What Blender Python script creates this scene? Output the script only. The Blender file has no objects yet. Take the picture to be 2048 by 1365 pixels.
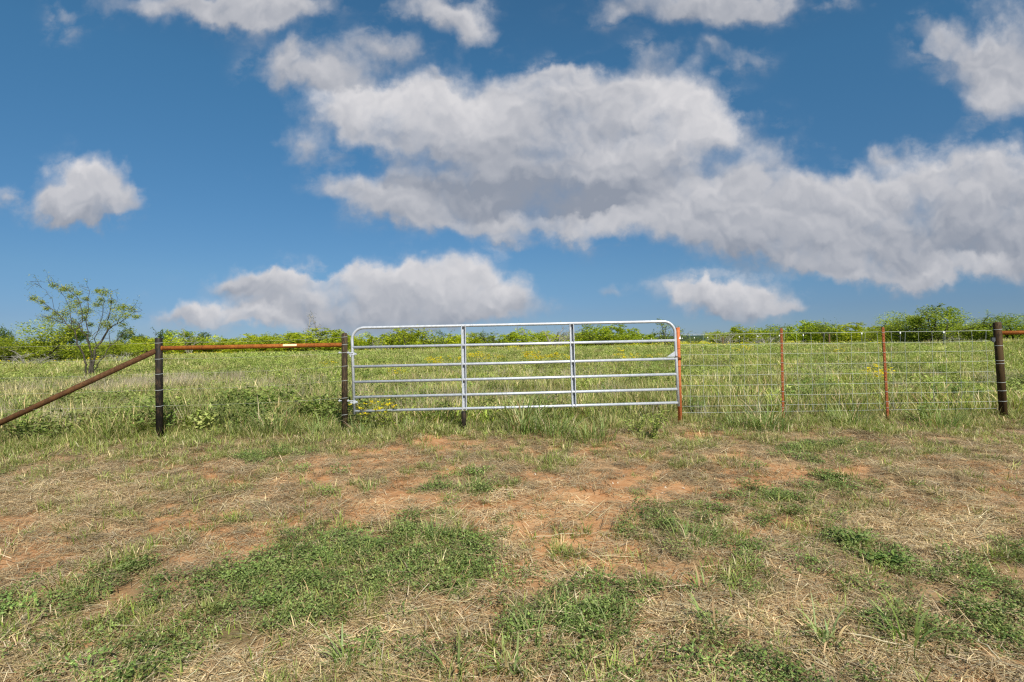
import bpy, math, random
import numpy as np
from mathutils import Vector, Matrix, Euler
import mathutils.noise as mnoise

rnd = random.Random(7)
rng = np.random.default_rng(7)
scene = bpy.context.scene
COL = scene.collection
R = math.radians

# ------------------------------------------------------------------ camera, sun, exposure
F = 1100.0                       # focal length in pixels of the 2048 px wide photograph
EYE = 1.27
cam = bpy.data.cameras.new("camera")
cam.sensor_width = 36.0
cam.lens = 36.0 * F / 2048.0
cam.clip_start = 0.05
cam.clip_end = 6000
camo = bpy.data.objects.new("camera", cam)
CAMROT = Matrix.Rotation(R(90 + 0.18), 3, 'X') @ Matrix.Rotation(R(-1.0), 3, 'Z')
camo.matrix_world = Matrix.Translation((0, 0, EYE)) @ CAMROT.to_4x4()
COL.objects.link(camo)
scene.camera = camo

SUN_EL, SUN_AZ = 42.0, 24.0      # behind the camera, a little to the right
sun_from = Vector((math.sin(R(SUN_AZ)) * math.cos(R(SUN_EL)), -math.cos(R(SUN_AZ)) * math.cos(R(SUN_EL)), math.sin(R(SUN_EL))))
sd = bpy.data.lights.new("sun", 'SUN')
sd.energy = 5.0
sd.angle = R(0.5)
sd.color = (1.0, 0.95, 0.86)
so = bpy.data.objects.new("sun", sd)
so.rotation_euler = (-sun_from).to_track_quat('-Z', 'Y').to_euler()
so.location = (10, -20, 30)
COL.objects.link(so)

scene.view_settings.view_transform = 'Standard'
scene.view_settings.look = 'None'
scene.view_settings.gamma = 1.0
scene.view_settings.use_curve_mapping = False
scene.view_settings.exposure = 0.55
SKY_STRENGTH = 0.06
try:
    scene.render.engine = 'CYCLES'
    scene.cycles.use_denoising = False
    scene.cycles.max_bounces = 5
    scene.cycles.diffuse_bounces = 3
    scene.cycles.glossy_bounces = 2
    scene.cycles.transmission_bounces = 3
    scene.cycles.transparent_max_bounces = 4
    scene.cycles.sample_clamp_indirect = 4.0
    scene.cycles.filter_width = 1.3
except Exception:
    pass


def ray(px, py):
    return CAMROT @ Vector(((px - 1024) / F, -(py - 682.5) / F, -1.0))


def at(px, py, Y):
    """the point on the sight line of a photo pixel that lies Y metres ahead"""
    d = ray(px, py)
    t = Y / d.y
    return Vector((0, 0, EYE)) + d * t


# ------------------------------------------------------------------ node helpers
class NT:
    def __init__(self, tree):
        self.t = tree
        self.n = tree.nodes
        self.l = tree.links

    def put(self, sock, v):
        if isinstance(v, bpy.types.NodeSocket):
            self.l.new(v, sock)
        elif v is not None:
            sock.default_value = v

    def math(self, op, a, b=None, c=None, clamp=False):
        n = self.n.new('ShaderNodeMath')
        n.operation = op
        n.use_clamp = clamp
        for s, v in zip(n.inputs, (a, b, c)):
            self.put(s, v)
        return n.outputs[0]

    def vec(self, op, a, b=None, c=None):
        n = self.n.new('ShaderNodeVectorMath')
        n.operation = op
        for s, v in zip(n.inputs[:3], (a, b, c)):
            self.put(s, v)
        return n.outputs['Value'] if op in ('DOT_PRODUCT', 'LENGTH', 'DISTANCE') else n.outputs['Vector']

    def noise(self, vec, scale, detail=4, rough=0.55, color=False, dims='3D'):
        n = self.n.new('ShaderNodeTexNoise')
        n.noise_dimensions = dims
        self.put(n.inputs['Vector'], vec)
        n.inputs['Scale'].default_value = scale
        n.inputs['Detail'].default_value = detail
        n.inputs['Roughness'].default_value = rough
        return n.outputs['Color'] if color else n.outputs['Fac']

    def ramp(self, v, a, b, c0=0.0, c1=1.0, smooth=True):
        n = self.n.new('ShaderNodeMapRange')
        n.interpolation_type = 'SMOOTHSTEP' if smooth else 'LINEAR'
        n.clamp = True
        self.put(n.inputs['Value'], v)
        self.put(n.inputs['From Min'], a)
        self.put(n.inputs['From Max'], b)
        self.put(n.inputs['To Min'], c0)
        self.put(n.inputs['To Max'], c1)
        return n.outputs['Result']

    def mix(self, f, a, b):
        n = self.n.new('ShaderNodeMix')
        n.data_type = 'RGBA'
        self.put(n.inputs[0], f)
        for s, v in ((n.inputs[6], a), (n.inputs[7], b)):
            if isinstance(v, (tuple, list)):
                v = tuple(v) + (1.0,) if len(v) == 3 else v
            self.put(s, v)
        return n.outputs[2]

    def mul(self, col, f):
        return self.vec('SCALE_', col, f) if False else self._scale(col, f)

    def _scale(self, col, f):
        n = self.n.new('ShaderNodeVectorMath')
        n.operation = 'SCALE'
        self.put(n.inputs[0], col)
        self.put(n.inputs['Scale'], f)
        return n.outputs['Vector']

    def attr(self, name, kind='GEOMETRY', out='Fac'):
        n = self.n.new('ShaderNodeAttribute')
        n.attribute_name = name
        n.attribute_type = kind
        return n.outputs[out]


# ------------------------------------------------------------------ sky with clouds (world)
def build_world():
    w = bpy.data.worlds.new("World")
    scene.world = w
    w.use_nodes = True
    try:
        w.cycles.sampling_method = 'MANUAL'
        w.cycles.sample_map_resolution = 256
    except Exception:
        pass
    nt = w.node_tree
    for n in list(nt.nodes):
        nt.nodes.remove(n)
    N = NT(nt)
    sky = nt.nodes.new('ShaderNodeTexSky')
    sky.sky_type = 'NISHITA'
    sky.sun_disc = False
    sky.sun_elevation = R(SUN_EL)
    sky.sun_rotation = R(180 - SUN_AZ)
    sky.air_density = 0.9
    sky.dust_density = 0.0
    sky.ozone_density = 10.0
    geo = nt.nodes.new('ShaderNodeTexCoord')
    d = N.vec('NORMALIZE', geo.outputs['Generated'])
    sep = nt.nodes.new('ShaderNodeSeparateXYZ')
    nt.links.new(d, sep.inputs[0])
    dx, dy, dz = sep.outputs
    dyc = N.math('MAXIMUM', dy, 0.2)
    u = N.math('DIVIDE', dx, dyc)
    v = N.math('DIVIDE', dz, dyc)
    cmb = nt.nodes.new('ShaderNodeCombineXYZ')
    nt.links.new(u, cmb.inputs[0])
    nt.links.new(v, cmb.inputs[1])
    p0 = cmb.outputs[0]
    # warp: clouds get ragged and billowy outlines
    w1 = N.noise(p0, 5.5, 3, 0.5, color=True, dims='2D')
    p = N.vec('ADD', p0, N._scale(N.vec('SUBTRACT', w1, (0.5, 0.5, 0.5)), 0.085))
    w2 = N.noise(p0, 19.0, 6, 0.56, color=True, dims='2D')
    p = N.vec('ADD', p, N._scale(N.vec('SUBTRACT', w2, (0.5, 0.5, 0.5)), 0.050))
    dens = shade = wsum = None
    for (cx, cy, rx, ry, amp, br) in CLOUDS:
        r = ray(cx, cy)
        uu, vv = r.x / r.y, r.z / r.y
        ir = (F / (rx * 1.10), F / (ry * 1.10), 0)
        q = N.vec('MULTIPLY_ADD', p, ir, (-uu * ir[0], -vv * ir[1], 0))
        d2 = N.vec('DOT_PRODUCT', q, q)
        wgt = N.math('MULTIPLY', N.math('POWER', 0.40, d2), amp)
        w3 = N.math('POWER', wgt, 2.5)
        qb = N.vec('DOT_PRODUCT', q, (0.0, 0.62, 0))
        qb = N.math('ADD', qb, br * 1.5)
        if dens is None:
            dens, wsum, shade = wgt, w3, N.math('MULTIPLY', w3, qb)
        else:
            dens = N.math('ADD', dens, wgt)
            wsum = N.math('ADD', wsum, w3)
            shade = N.math('MULTIPLY_ADD', w3, qb, shade)
    s = N.math('DIVIDE', shade, N.math('MAXIMUM', wsum, 0.001))
    s = N.math('MINIMUM', N.math('MAXIMUM', s, -1.2), 1.2)
    # elsewhere on the dome: the same broken fair-weather cloud
    pn = N.noise(d, 2.6, 9, 0.58)
    side = N.ramp(pn, 0.50, 0.66, 0.0, 1.0)
    front = N.ramp(dy, 0.36, 0.56, 0.0, 1.0)
    dens = N.math('MINIMUM', dens, 1.30)
    veil = N.math('MULTIPLY', N.ramp(dens, 0.02, 0.55), N.ramp(N.noise(N.vec('MULTIPLY', p0, (1.0, 1.5, 1)), 9.0, 7, 0.6, dims='2D'), 0.47, 0.72, 0.0, 0.42))
    f1 = N.noise(p0, 7.0, 10, 0.58, dims='2D')

    def puff(v, sc):
        n = nt.nodes.new('ShaderNodeTexVoronoi')
        n.feature = 'SMOOTH_F1'
        n.voronoi_dimensions = '2D'
        n.inputs['Scale'].default_value = sc
        n.inputs['Detail'].default_value = 2.0
        n.inputs['Roughness'].default_value = 0.55
        n.inputs['Smoothness'].default_value = 0.6
        nt.links.new(v, n.inputs['Vector'])
        return n.outputs['Distance']
    g1 = puff(p, 13.0)
    g2 = puff(N.vec('ADD', p, (0.004, 0.014, 0)), 13.0)
    f3 = N.noise(p0, 4.2, 3, 0.5, dims='2D')
    dens = N.math('MULTIPLY_ADD', N.math('SUBTRACT', f1, 0.5), 1.40, dens)
    dens = N.math('MULTIPLY_ADD', N.math('SUBTRACT', 0.45, g1), 0.30, dens)
    cov = N.math('MAXIMUM', N.ramp(dens, 0.16, 1.22, 0.0, 0.97), veil)
    relief = N.math('MULTIPLY', N.math('SUBTRACT', g2, g1), 1.0)
    s = N.math('ADD', s, relief)
    s = N.math('ADD', s, N.math('MULTIPLY', N.math('SUBTRACT', f3, 0.5), 0.7))
    s = N.math('ADD', s, N.math('MULTIPLY', N.math('SUBTRACT', f1, 0.5), 0.45))
    s = N.ramp(s, -1.00, 1.45, 0.0, 1.0, smooth=False)
    # thin edges lighten, thick cores grey
    cov = N.math('ADD', N.math('MULTIPLY', cov, front), N.math('MULTIPLY', side, N.math('SUBTRACT', 1.0, front)))
    cov = N.math('MULTIPLY', cov, N.ramp(dz, -0.02, 0.05))
    k = 1.0 / SKY_STRENGTH
    grey = (0.195 * k, 0.216 * k, 0.260 * k)
    white = (0.490 * k, 0.482 * k, 0.492 * k)
    ccol = N.mix(s, grey, white)
    skyc = nt.nodes.new('ShaderNodeMix')
    skyc.data_type = 'RGBA'
    skyc.blend_type = 'MULTIPLY'
    skyc.inputs[0].default_value = 1.0
    nt.links.new(sky.outputs[0], skyc.inputs[6])
    lowt = N.mix(N.ramp(dz, 0.0, 0.12, smooth=False), SKY_HOR, SKY_LOW)
    nt.links.new(N.mix(N.ramp(dz, 0.05, 0.42, smooth=False), lowt, SKY_TINT), skyc.inputs[7])
    col = N.mix(cov, skyc.outputs[2], ccol)
    bg = nt.nodes.new('ShaderNodeBackground')
    bg.inputs['Strength'].default_value = SKY_STRENGTH
    nt.links.new(col, bg.inputs['Color'])
    out = nt.nodes.new('ShaderNodeOutputWorld')
    nt.links.new(bg.outputs[0], out.inputs['Surface'])


SKY_TINT = (0.94, 1.34, 1.14, 1.0)
SKY_LOW = (0.76, 0.74, 0.72, 1.0)
SKY_HOR = (0.52, 0.60, 0.76, 1.0)
# clouds: place in the photograph's sky (direction), half sizes, strength, brightness
CLOUDS = [
    (700, 212, 70, 34, 1.1, .6), (800, 212, 110, 36, 1.2, .65), (920, 225, 120, 42, 1.1, .55), (1090, 190, 110, 50, 1.1, .45), (1100, 148, 60, 22, .7, .1),
    (1210, 215, 140, 55, 1, .25), (1335, 210, 90, 46, 1.1, .6), (1425, 258, 62, 32, 1, .6), (745, 258, 90, 30, .8, .2),
    (900, 285, 130, 42, 1, 0), (1050, 300, 150, 50, 1, -.1), (1210, 320, 160, 45, 1, .25), (1340, 310, 80, 42, .9, .1),
    (1040, 372, 70, 34, .8, -.6), (980, 368, 140, 32, 1.2, -.65), (1150, 388, 180, 32, 1.4, -.9), (1000, 412, 130, 28, 1.1, -.65), (1290, 372, 80, 24, 1, -.6),
    (680, 372, 48, 28, .8, .1), (760, 400, 70, 36, .9, .05), (860, 430, 90, 34, .9, -.1), (800, 350, 40, 26, .5, -.1),
    (1000, 448, 150, 26, .9, .15), (1200, 455, 150, 30, 1, .15), (1345, 405, 90, 38, 1.1, .4), (1470, 420, 120, 50, 1.1, .15),
    (1520, 345, 60, 50, 1.0, .15), (1600, 450, 150, 52, 1, -.1), (1700, 505, 120, 38, 1, -.1), (1590, 500, 140, 30, 1, -.2),
    (1450, 485, 110, 26, .8, -.15), (1740, 545, 95, 26, 1, .1), (1640, 530, 75, 20, .9, .0), (1800, 500, 110, 40, .9, -.25), (1900, 420, 120, 50, .9, -.1), (2060, 500, 90, 50, .9, -.2),
    (1715, 410, 48, 44, .9, .3), (1850, 365, 120, 50, 1, .25), (1985, 345, 100, 48, 1, .35), (2070, 400, 90, 60, 1, .0),
    (1850, 450, 150, 45, 1, -.25), (1980, 465, 120, 36, 1, -.4), (1940, 532, 120, 26, 1.0, .3), (1660, 400, 60, 40, .7, 0), (1790, 297, 40, 18, .55, .0),
    (400, 4, 190, 28, .9, .1), (470, 25, 120, 28, .9, .0), (560, 30, 75, 36, .95, .2), (850, 20, 70, 28, .9, .25), (910, 42, 60, 28, .9, .2), (960, 72, 44, 28, .85, .15),
    (1400, 4, 180, 28, 1, -.1), (1490, 26, 110, 28, .9, -.1), (1215, 32, 45, 26, .6, .0), (1685, 22, 34, 14, .6, .1),
    (1950, 115, 90, 50, .9, .0), (2050, 80, 80, 110, .9, .1), (2020, 200, 75, 46, .9, .1), (1835, 55, 50, 24, .62, .0), (1900, 90, 50, 30, .6, 0),
    (555, 138, 56, 34, .85, .0), (580, 108, 30, 24, .6, .1), (690, 132, 86, 34, .72, .0), (785, 108, 66, 28, .72, .0), (630, 165, 70, 22, .7, .0), (740, 90, 40, 22, .5, .1),
    (1290, 130, 48, 34, .62, .1), (1300, 95, 26, 20, .5, .1), (1490, 122, 56, 22, .58, .0), (1440, 95, 40, 16, .45, 0), (125, 42, 34, 36, .58, .0), (150, 25, 40, 20, .5, .0), (880, 160, 30, 12, .4, 0),
    (140, 372, 58, 40, 1.2, .45), (195, 400, 62, 40, 1.2, .25), (110, 418, 60, 30, 1.0, -.05), (180, 430, 50, 22, .9, -.2), (265, 400, 30, 18, .6, 0), (-5, 385, 30, 22, 1.0, .2),
    (608, 304, 40, 26, .72, .0), (1520, 250, 56, 34, .5, 0), (1545, 290, 40, 20, .4, 0), (1660, 290, 30, 10, .35, 0),
    (500, 572, 80, 22, 1.0, .1), (580, 565, 80, 24, 1.0, .35), (680, 575, 100, 30, 1.0, .35), (760, 598, 120, 40, 1.1, .15), (600, 602, 110, 34, 1.0, .0), (690, 612, 110, 34, 1.0, -.1), (840, 600, 90, 40, 1, .1), (915, 552, 78, 44, 1.2, .55),
    (990, 590, 80, 38, 1, .35), (900, 622, 150, 26, 1, -.2), (700, 632, 140, 20, .8, -.25),
    (425, 640, 64, 24, 1.1, .45), (520, 650, 80, 22, 1.1, .3), (345, 652, 56, 18, .95, .1),
    (1365, 580, 52, 20, 1.1, .45), (1440, 584, 66, 26, 1.1, .45), (1500, 588, 62, 28, 1.1, .4), (1560, 615, 50, 18, .8, .2), (1460, 615, 90, 16, .8, -.2),
    (1232, 575, 30, 12, .5, .0), (1018, 488, 26, 12, .55, .0),
]
build_world()


# ------------------------------------------------------------------ object bookkeeping
def tag(o, label=None, cat=None, group=None, kind=None):
    if label:
        o['label'] = label
    if cat:
        o['category'] = cat
    if group:
        o['group'] = group
    if kind:
        o['kind'] = kind
    return o


def link(name, me, mat=None, parent=None, smooth=False):
    o = bpy.data.objects.new(name, me)
    if mat is not None and len(me.materials) == 0:
        me.materials.append(mat)
    if smooth:
        me.polygons.foreach_set('use_smooth', np.ones(len(me.polygons), dtype=bool))
    COL.objects.link(o)
    if parent is not None:
        o.parent = parent
    return o


def empty(name, loc, label=None, cat=None, group=None):
    o = bpy.data.objects.new(name, None)
    o.empty_display_size = 0.1
    o.location = loc
    COL.objects.link(o)
    return tag(o, label, cat, group)


def copy_tree(o, parent=None):
    c = o.copy()
    COL.objects.link(c)
    c.parent = parent
    for ch in list(o.children):
        copy_tree(ch, c)
    return c


class MB:
    """collects vertices, faces and a per-vertex tone for one mesh"""

    def __init__(self):
        self.v, self.f, self.c = [], [], []
        self.dc = (1, 1, 1)

    def add(self, vs, fs, col=(1, 1, 1)):
        b = len(self.v)
        self.v.extend([tuple(x) for x in vs])
        self.f.extend([tuple(i + b for i in f) for f in fs])
        if isinstance(col, list):
            self.c.extend(col)
        else:
            self.c.extend([col] * len(vs))

    def tube(self, pts, rad, n=8, col=None, cap=True):
        col = col or self.dc
        pts = [Vector(p) for p in pts]
        if not isinstance(rad, (list, tuple)):
            rad = [rad] * len(pts)
        vs, fs = [], []
        up = None
        for i, p in enumerate(pts):
            t = (pts[min(i + 1, len(pts) - 1)] - pts[max(i - 1, 0)]).normalized()
            if up is None:
                up = Vector((0, 0, 1)) if abs(t.z) < 0.9 else Vector((1, 0, 0))
            a = (up - t * up.dot(t)).normalized()
            up = a
            b = t.cross(a)
            for k in range(n):
                an = 2 * math.pi * k / n
                vs.append(p + (a * math.cos(an) + b * math.sin(an)) * rad[i])
        for i in range(len(pts) - 1):
            for k in range(n):
                k2 = (k + 1) % n
                fs.append((i * n + k, i * n + k2, (i + 1) * n + k2, (i + 1) * n + k))
        if cap and n > 3:
            fs.append(tuple(reversed(range(n))))
            fs.append(tuple((len(pts) - 1) * n + k for k in range(n)))
        self.add(vs, fs, col)

    def box(self, c, sx, sy, sz, rot=None, col=(1, 1, 1)):
        vs = []
        for x in (-1, 1):
            for y in (-1, 1):
                for z in (-1, 1):
                    q = Vector((x * sx / 2, y * sy / 2, z * sz / 2))
                    if rot is not None:
                        q = rot @ q
                    vs.append(Vector(c) + q)
        self.add(vs, [(0, 1, 3, 2), (4, 6, 7, 5), (0, 4, 5, 1), (2, 3, 7, 6), (0, 2, 6, 4), (1, 5, 7, 3)], col)

    def blade(self, base, az, L, w, lean, bend, col, segs=3, tipcol=None):
        """a grass blade: strip that leans and bends over"""
        dirx, diry = math.cos(az), math.sin(az)
        sx, sy = -diry * w / 2, dirx * w / 2
        x, y, z = base
        a = lean
        vs, cs = [], []
        tipcol = tipcol or col
        for i in range(segs):
            t = i / segs
            k = 1 - 0.55 * t
            vs += [(x - sx * k, y - sy * k, z), (x + sx * k, y + sy * k, z)]
            cc = tuple(col[j] * (1 - t) + tipcol[j] * t for j in range(3))
            cs += [cc, cc]
            st = L / segs
            x += dirx * math.sin(a) * st
            y += diry * math.sin(a) * st
            z += math.cos(a) * st
            a += bend / segs
        vs.append((x, y, z))
        cs.append(tipcol)
        fs = [(2 * i, 2 * i + 1, 2 * i + 3, 2 * i + 2) for i in range(segs - 1)]
        fs.append((2 * segs - 2, 2 * segs - 1, 2 * segs))
        self.add(vs, fs, cs)

    def leaf(self, base, az, el, L, w, col, fold=0.25, roll=0.0):
        """a folded leaf of four triangles"""
        d = Vector((math.cos(az) * math.cos(el), math.sin(az) * math.cos(el), math.sin(el)))
        s = Vector((-math.sin(az), math.cos(az), 0))
        n = d.cross(s) * -1
        if roll:
            s, n = s * math.cos(roll) + n * math.sin(roll), n * math.cos(roll) - s * math.sin(roll)
        b = Vector(base)
        m = b + d * L * 0.45 - n * (w * fold * 0.3)
        self.add([b, m + s * w / 2 + n * w * fold, b + d * L, m - s * w / 2 + n * w * fold, m],
                 [(0, 4, 1), (4, 2, 1), (0, 3, 4), (4, 3, 2)], col)

    def card(self, c, az, el, L, w, col, roll=0.0):
        d = Vector((math.cos(az) * math.cos(el), math.sin(az) * math.cos(el), math.sin(el)))
        s = Vector((-math.sin(az), math.cos(az), 0))
        n = d.cross(s)
        s = s * math.cos(roll) + n * math.sin(roll)
        b = Vector(c)
        self.add([b - d * L / 2, b + s * w / 2, b + d * L / 2, b - s * w / 2], [(0, 1, 2, 3)], col)

    def mesh(self, name):
        me = bpy.data.meshes.new(name)
        me.from_pydata(self.v, [], self.f)
        a = me.attributes.new('tone', 'FLOAT_COLOR', 'POINT')
        arr = np.ones((len(self.v), 4), dtype=np.float32)
        if self.c:
            arr[:, :3] = np.array(self.c, dtype=np.float32)
        a.data.foreach_set('color', arr.ravel())
        me.update()
        return me

    def build(self, name, mat=None, parent=None, smooth=False):
        return link(name, self.mesh(name), mat, parent, smooth)


# ------------------------------------------------------------------ noise and terrain
def _hash(ix, iy, s):
    h = (ix.astype(np.int64) * 374761393 + iy.astype(np.int64) * 668265263 + s * 1442695041) & 0x7fffffff
    h = ((h ^ (h >> 13)) * 1274126177) & 0x7fffffff
    return ((h ^ (h >> 16)) & 0xffff) / 65535.0


def vnoise(x, y, s=0):
    x = np.asarray(x, float)
    y = np.asarray(y, float)
    ix, iy = np.floor(x), np.floor(y)
    fx, fy = x - ix, y - iy
    fx = fx * fx * (3 - 2 * fx)
    fy = fy * fy * (3 - 2 * fy)
    a, b = _hash(ix, iy, s), _hash(ix + 1, iy, s)
    c, d = _hash(ix, iy + 1, s), _hash(ix + 1, iy + 1, s)
    return (a * (1 - fx) + b * fx) * (1 - fy) + (c * (1 - fx) + d * fx) * fy


def fbm(x, y, s=0, o=4):
    t, a, n = 0, 0.5, 0
    for i in range(o):
        t = t + a * vnoise(np.asarray(x) * 2 ** i, np.asarray(y) * 2 ** i, s + i * 7)
        n += a
        a *= 0.5
    return t / n


def sstep(a, b, v):
    t = np.clip((v - a) / (b - a), 0, 1)
    return t * t * (3 - 2 * t)


def terrain(x, y):
    x = np.asarray(x, float)
    y = np.asarray(y, float)
    r = np.hypot(x, y)
    z = -0.32 + 0.32 * sstep(0.5, 8.6, y) + 0.27 * sstep(12, 45, y)
    z = z + 0.022 * (fbm(x * 1.7, y * 1.7, 3, 3) - 0.5) * 2 * sstep(200, 15, r)
    z = z + 0.03 * (fbm(x * 0.45, y * 0.45, 5, 2) - 0.5) * 2
    z = z + 0.010 * (fbm(x * 7, y * 7, 11, 3) - 0.5) * 2 * sstep(16, 8, r)
    z = z + 0.5 * (vnoise(x / 60.0, y / 60.0, 9) - 0.5) * sstep(45, 130, r) * 0.6
    z = z + 7.5 * sstep(330, 900, r) * (vnoise(x / 230 + 3, y / 230, 21))
    return z


def tz(x, y):
    return float(terrain(np.array([x]), np.array([y]))[0])


def ground_at(px, py):
    d = ray(px, py)
    ts = 1.2 * 1.006 ** np.arange(700)
    below = EYE + d.z * ts <= terrain(d.x * ts, d.y * ts)
    t = float(ts[np.argmax(below)]) if below.any() else 80.0
    return Vector((d.x * t, d.y * t, tz(d.x * t, d.y * t)))


def on_ground(px, Y):
    """foot of a thing seen in photo column px, Y metres ahead"""
    d = ray(px, 700)
    x = d.x / d.y * Y
    return Vector((x, Y, tz(x, Y)))


# patches of the foreground, outlined in the photograph and laid on the ground
def patch(poly):
    return np.array([ground_at(a, b)[:2] for a, b in poly])


def ell(cx, cy, rx, ry, n=12):
    return patch([(cx + rx * math.cos(2 * math.pi * k / n), cy + ry * math.sin(2 * math.pi * k / n)) for k in range(n)])


def inside(poly, x, y, soft):
    """soft membership of points in a ground polygon (1 in, 0 out), ragged by noise"""
    out = np.zeros(x.shape)
    bb = (x > poly[:, 0].min() - soft) & (x < poly[:, 0].max() + soft) & (y > poly[:, 1].min() - soft) & (y < poly[:, 1].max() + soft)
    if not bb.any():
        return out
    x, y = x[bb], y[bb]
    c = np.zeros(x.shape, bool)
    dmin = np.full(x.shape, 1e9)
    n = len(poly)
    for i in range(n):
        x0, y0 = poly[i]
        x1, y1 = poly[(i + 1) % n]
        cond = ((y0 > y) != (y1 > y)) & (x < (x1 - x0) * (y - y0) / (y1 - y0 + 1e-12) + x0)
        c ^= cond
        ex, ey = x1 - x0, y1 - y0
        t = np.clip(((x - x0) * ex + (y - y0) * ey) / (ex * ex + ey * ey + 1e-12), 0, 1)
        dmin = np.minimum(dmin, np.hypot(x - x0 - t * ex, y - y0 - t * ey))
    sd_ = np.where(c, dmin, -dmin)
    out[bb] = sstep(-soft, soft, sd_)
    return out


GREEN = [
    patch([(170, 1325), (330, 1240), (470, 1145), (560, 1090), (680, 1072), (800, 1080), (880, 1052), (1010, 1068), (1035, 1110), (960, 1160), (880, 1190), (780, 1215), (700, 1240), (560, 1290), (400, 1330), (250, 1362)]),
    patch([(-60, 1190), (120, 1165), (250, 1140), (240, 1190), (120, 1222), (-60, 1250)]),
    patch([(-60, 1290), (30, 1270), (60, 1300), (-60, 1330)]),
    patch([(1050, 1190), (1130, 1160), (1260, 1165), (1300, 1200), (1290, 1260), (1220, 1300), (1120, 1320), (1070, 1290), (1040, 1240)]),
    ell(1555, 1162, 78, 34), ell(1690, 1078, 62, 36), ell(1765, 1122, 52, 26), ell(1390, 1062, 70, 36), ell(1520, 1000, 70, 22),
    patch([(1760, 1200), (1850, 1160), (2100, 1120), (2160, 1340), (2020, 1310), (1880, 1250)]),
    patch([(1300, 1352), (1500, 1335), (1700, 1352), (1700, 1400), (1300, 1400)]), ell(700, 1312, 35, 18), ell(830, 1345, 50, 20),
    ell(950, 970, 55, 18), ell(860, 1068, 60, 20), ell(560, 905, 45, 12), ell(300, 1195, 60, 22), ell(1700, 985, 60, 14), ell(1650, 905, 70, 16),
]
BARE = [
    ell(430, 955, 62, 22), ell(600, 915, 55, 20), ell(620, 950, 60, 16), ell(645, 1047, 75, 20), ell(470, 1092, 100, 24),
    ell(1100, 972, 115, 22), ell(1440, 970, 60, 24), patch([(1440, 900), (1520, 935), (1640, 940), (1760, 920), (1740, 965), (1600, 985), (1500, 980)]),
    ell(810, 990, 70, 20), ell(860, 1030, 170, 32), ell(1100, 1072, 100, 28), ell(990, 1222, 85, 40), ell(245, 1225, 36, 9),
    ell(940, 1328, 110, 26), ell(1290, 1012, 66, 20), ell(880, 892, 70, 16), ell(1372, 868, 44, 12), ell(50, 1068, 90, 22),
    ell(1790, 1215, 60, 20), ell(765, 905, 60, 18), ell(1240, 1080, 60, 20), ell(1330, 1160, 45, 40), ell(1190, 905, 50, 10), ell(1840, 1020, 80, 18), ell(620, 1000, 60, 14), ell(980, 1000, 150, 30), ell(1180, 1030, 90, 22), ell(1000, 905, 60, 12), ell(560, 1060, 60, 20), ell(1560, 1040, 70, 16), ell(740, 940, 60, 14), patch([(560, 1030), (800, 975), (1100, 950), (1430, 960), (1440, 1000), (1250, 1060), (1230, 1130), (1080, 1120), (1040, 1050), (800, 1060), (640, 1060)]), ell(1420, 1110, 60, 18),
]
STRAW = [
    patch([(330, 1400), (560, 1300), (760, 1245), (900, 1200), (960, 1190), (900, 1260), (1000, 1300), (860, 1400)]), ell(1600, 1262, 220, 50), ell(1000, 1010, 220, 34), ell(1030, 1085, 60, 26),
    ell(120, 1330, 140, 36), ell(1850, 1060, 160, 60), ell(1180, 1310, 120, 24), ell(180, 990, 160, 40), ell(1345, 850, 60, 14),
]


def fields(x, y):
    """green, bare and straw strength of the mown strip in front of the fence"""
    wx = x + 0.50 * (fbm(x * 2.6, y * 2.6, 40, 5) - 0.5) * 2
    wy = y + 0.50 * (fbm(x * 2.6, y * 2.6, 50, 5) - 0.5) * 2
    g = np.zeros(x.shape)
    b = np.zeros(x.shape)
    s = np.zeros(x.shape)
    for p in GREEN:
        g = np.maximum(g, inside(p, wx, wy, 0.28))
    for p in BARE:
        b = np.maximum(b, inside(p, wx, wy, 0.55))
    for p in STRAW:
        s = np.maximum(s, inside(p, wx, wy, 0.25))
    return g, b * (1 - g), s


def fence_y(x):
    return np.interp(x, [-30, -9, -4.95, -2.5, 2.5, 7.4, 30], [4.5, 7.0, 7.7, 8.15, 8.25, 8.35, 8.6])


# ------------------------------------------------------------------ materials
def new_mat(name):
    m = bpy.data.materials.new(name)
    m.use_nodes = True
    nt = m.node_tree
    bsdf = nt.nodes['Principled BSDF']
    return m, NT(nt), bsdf


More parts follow.
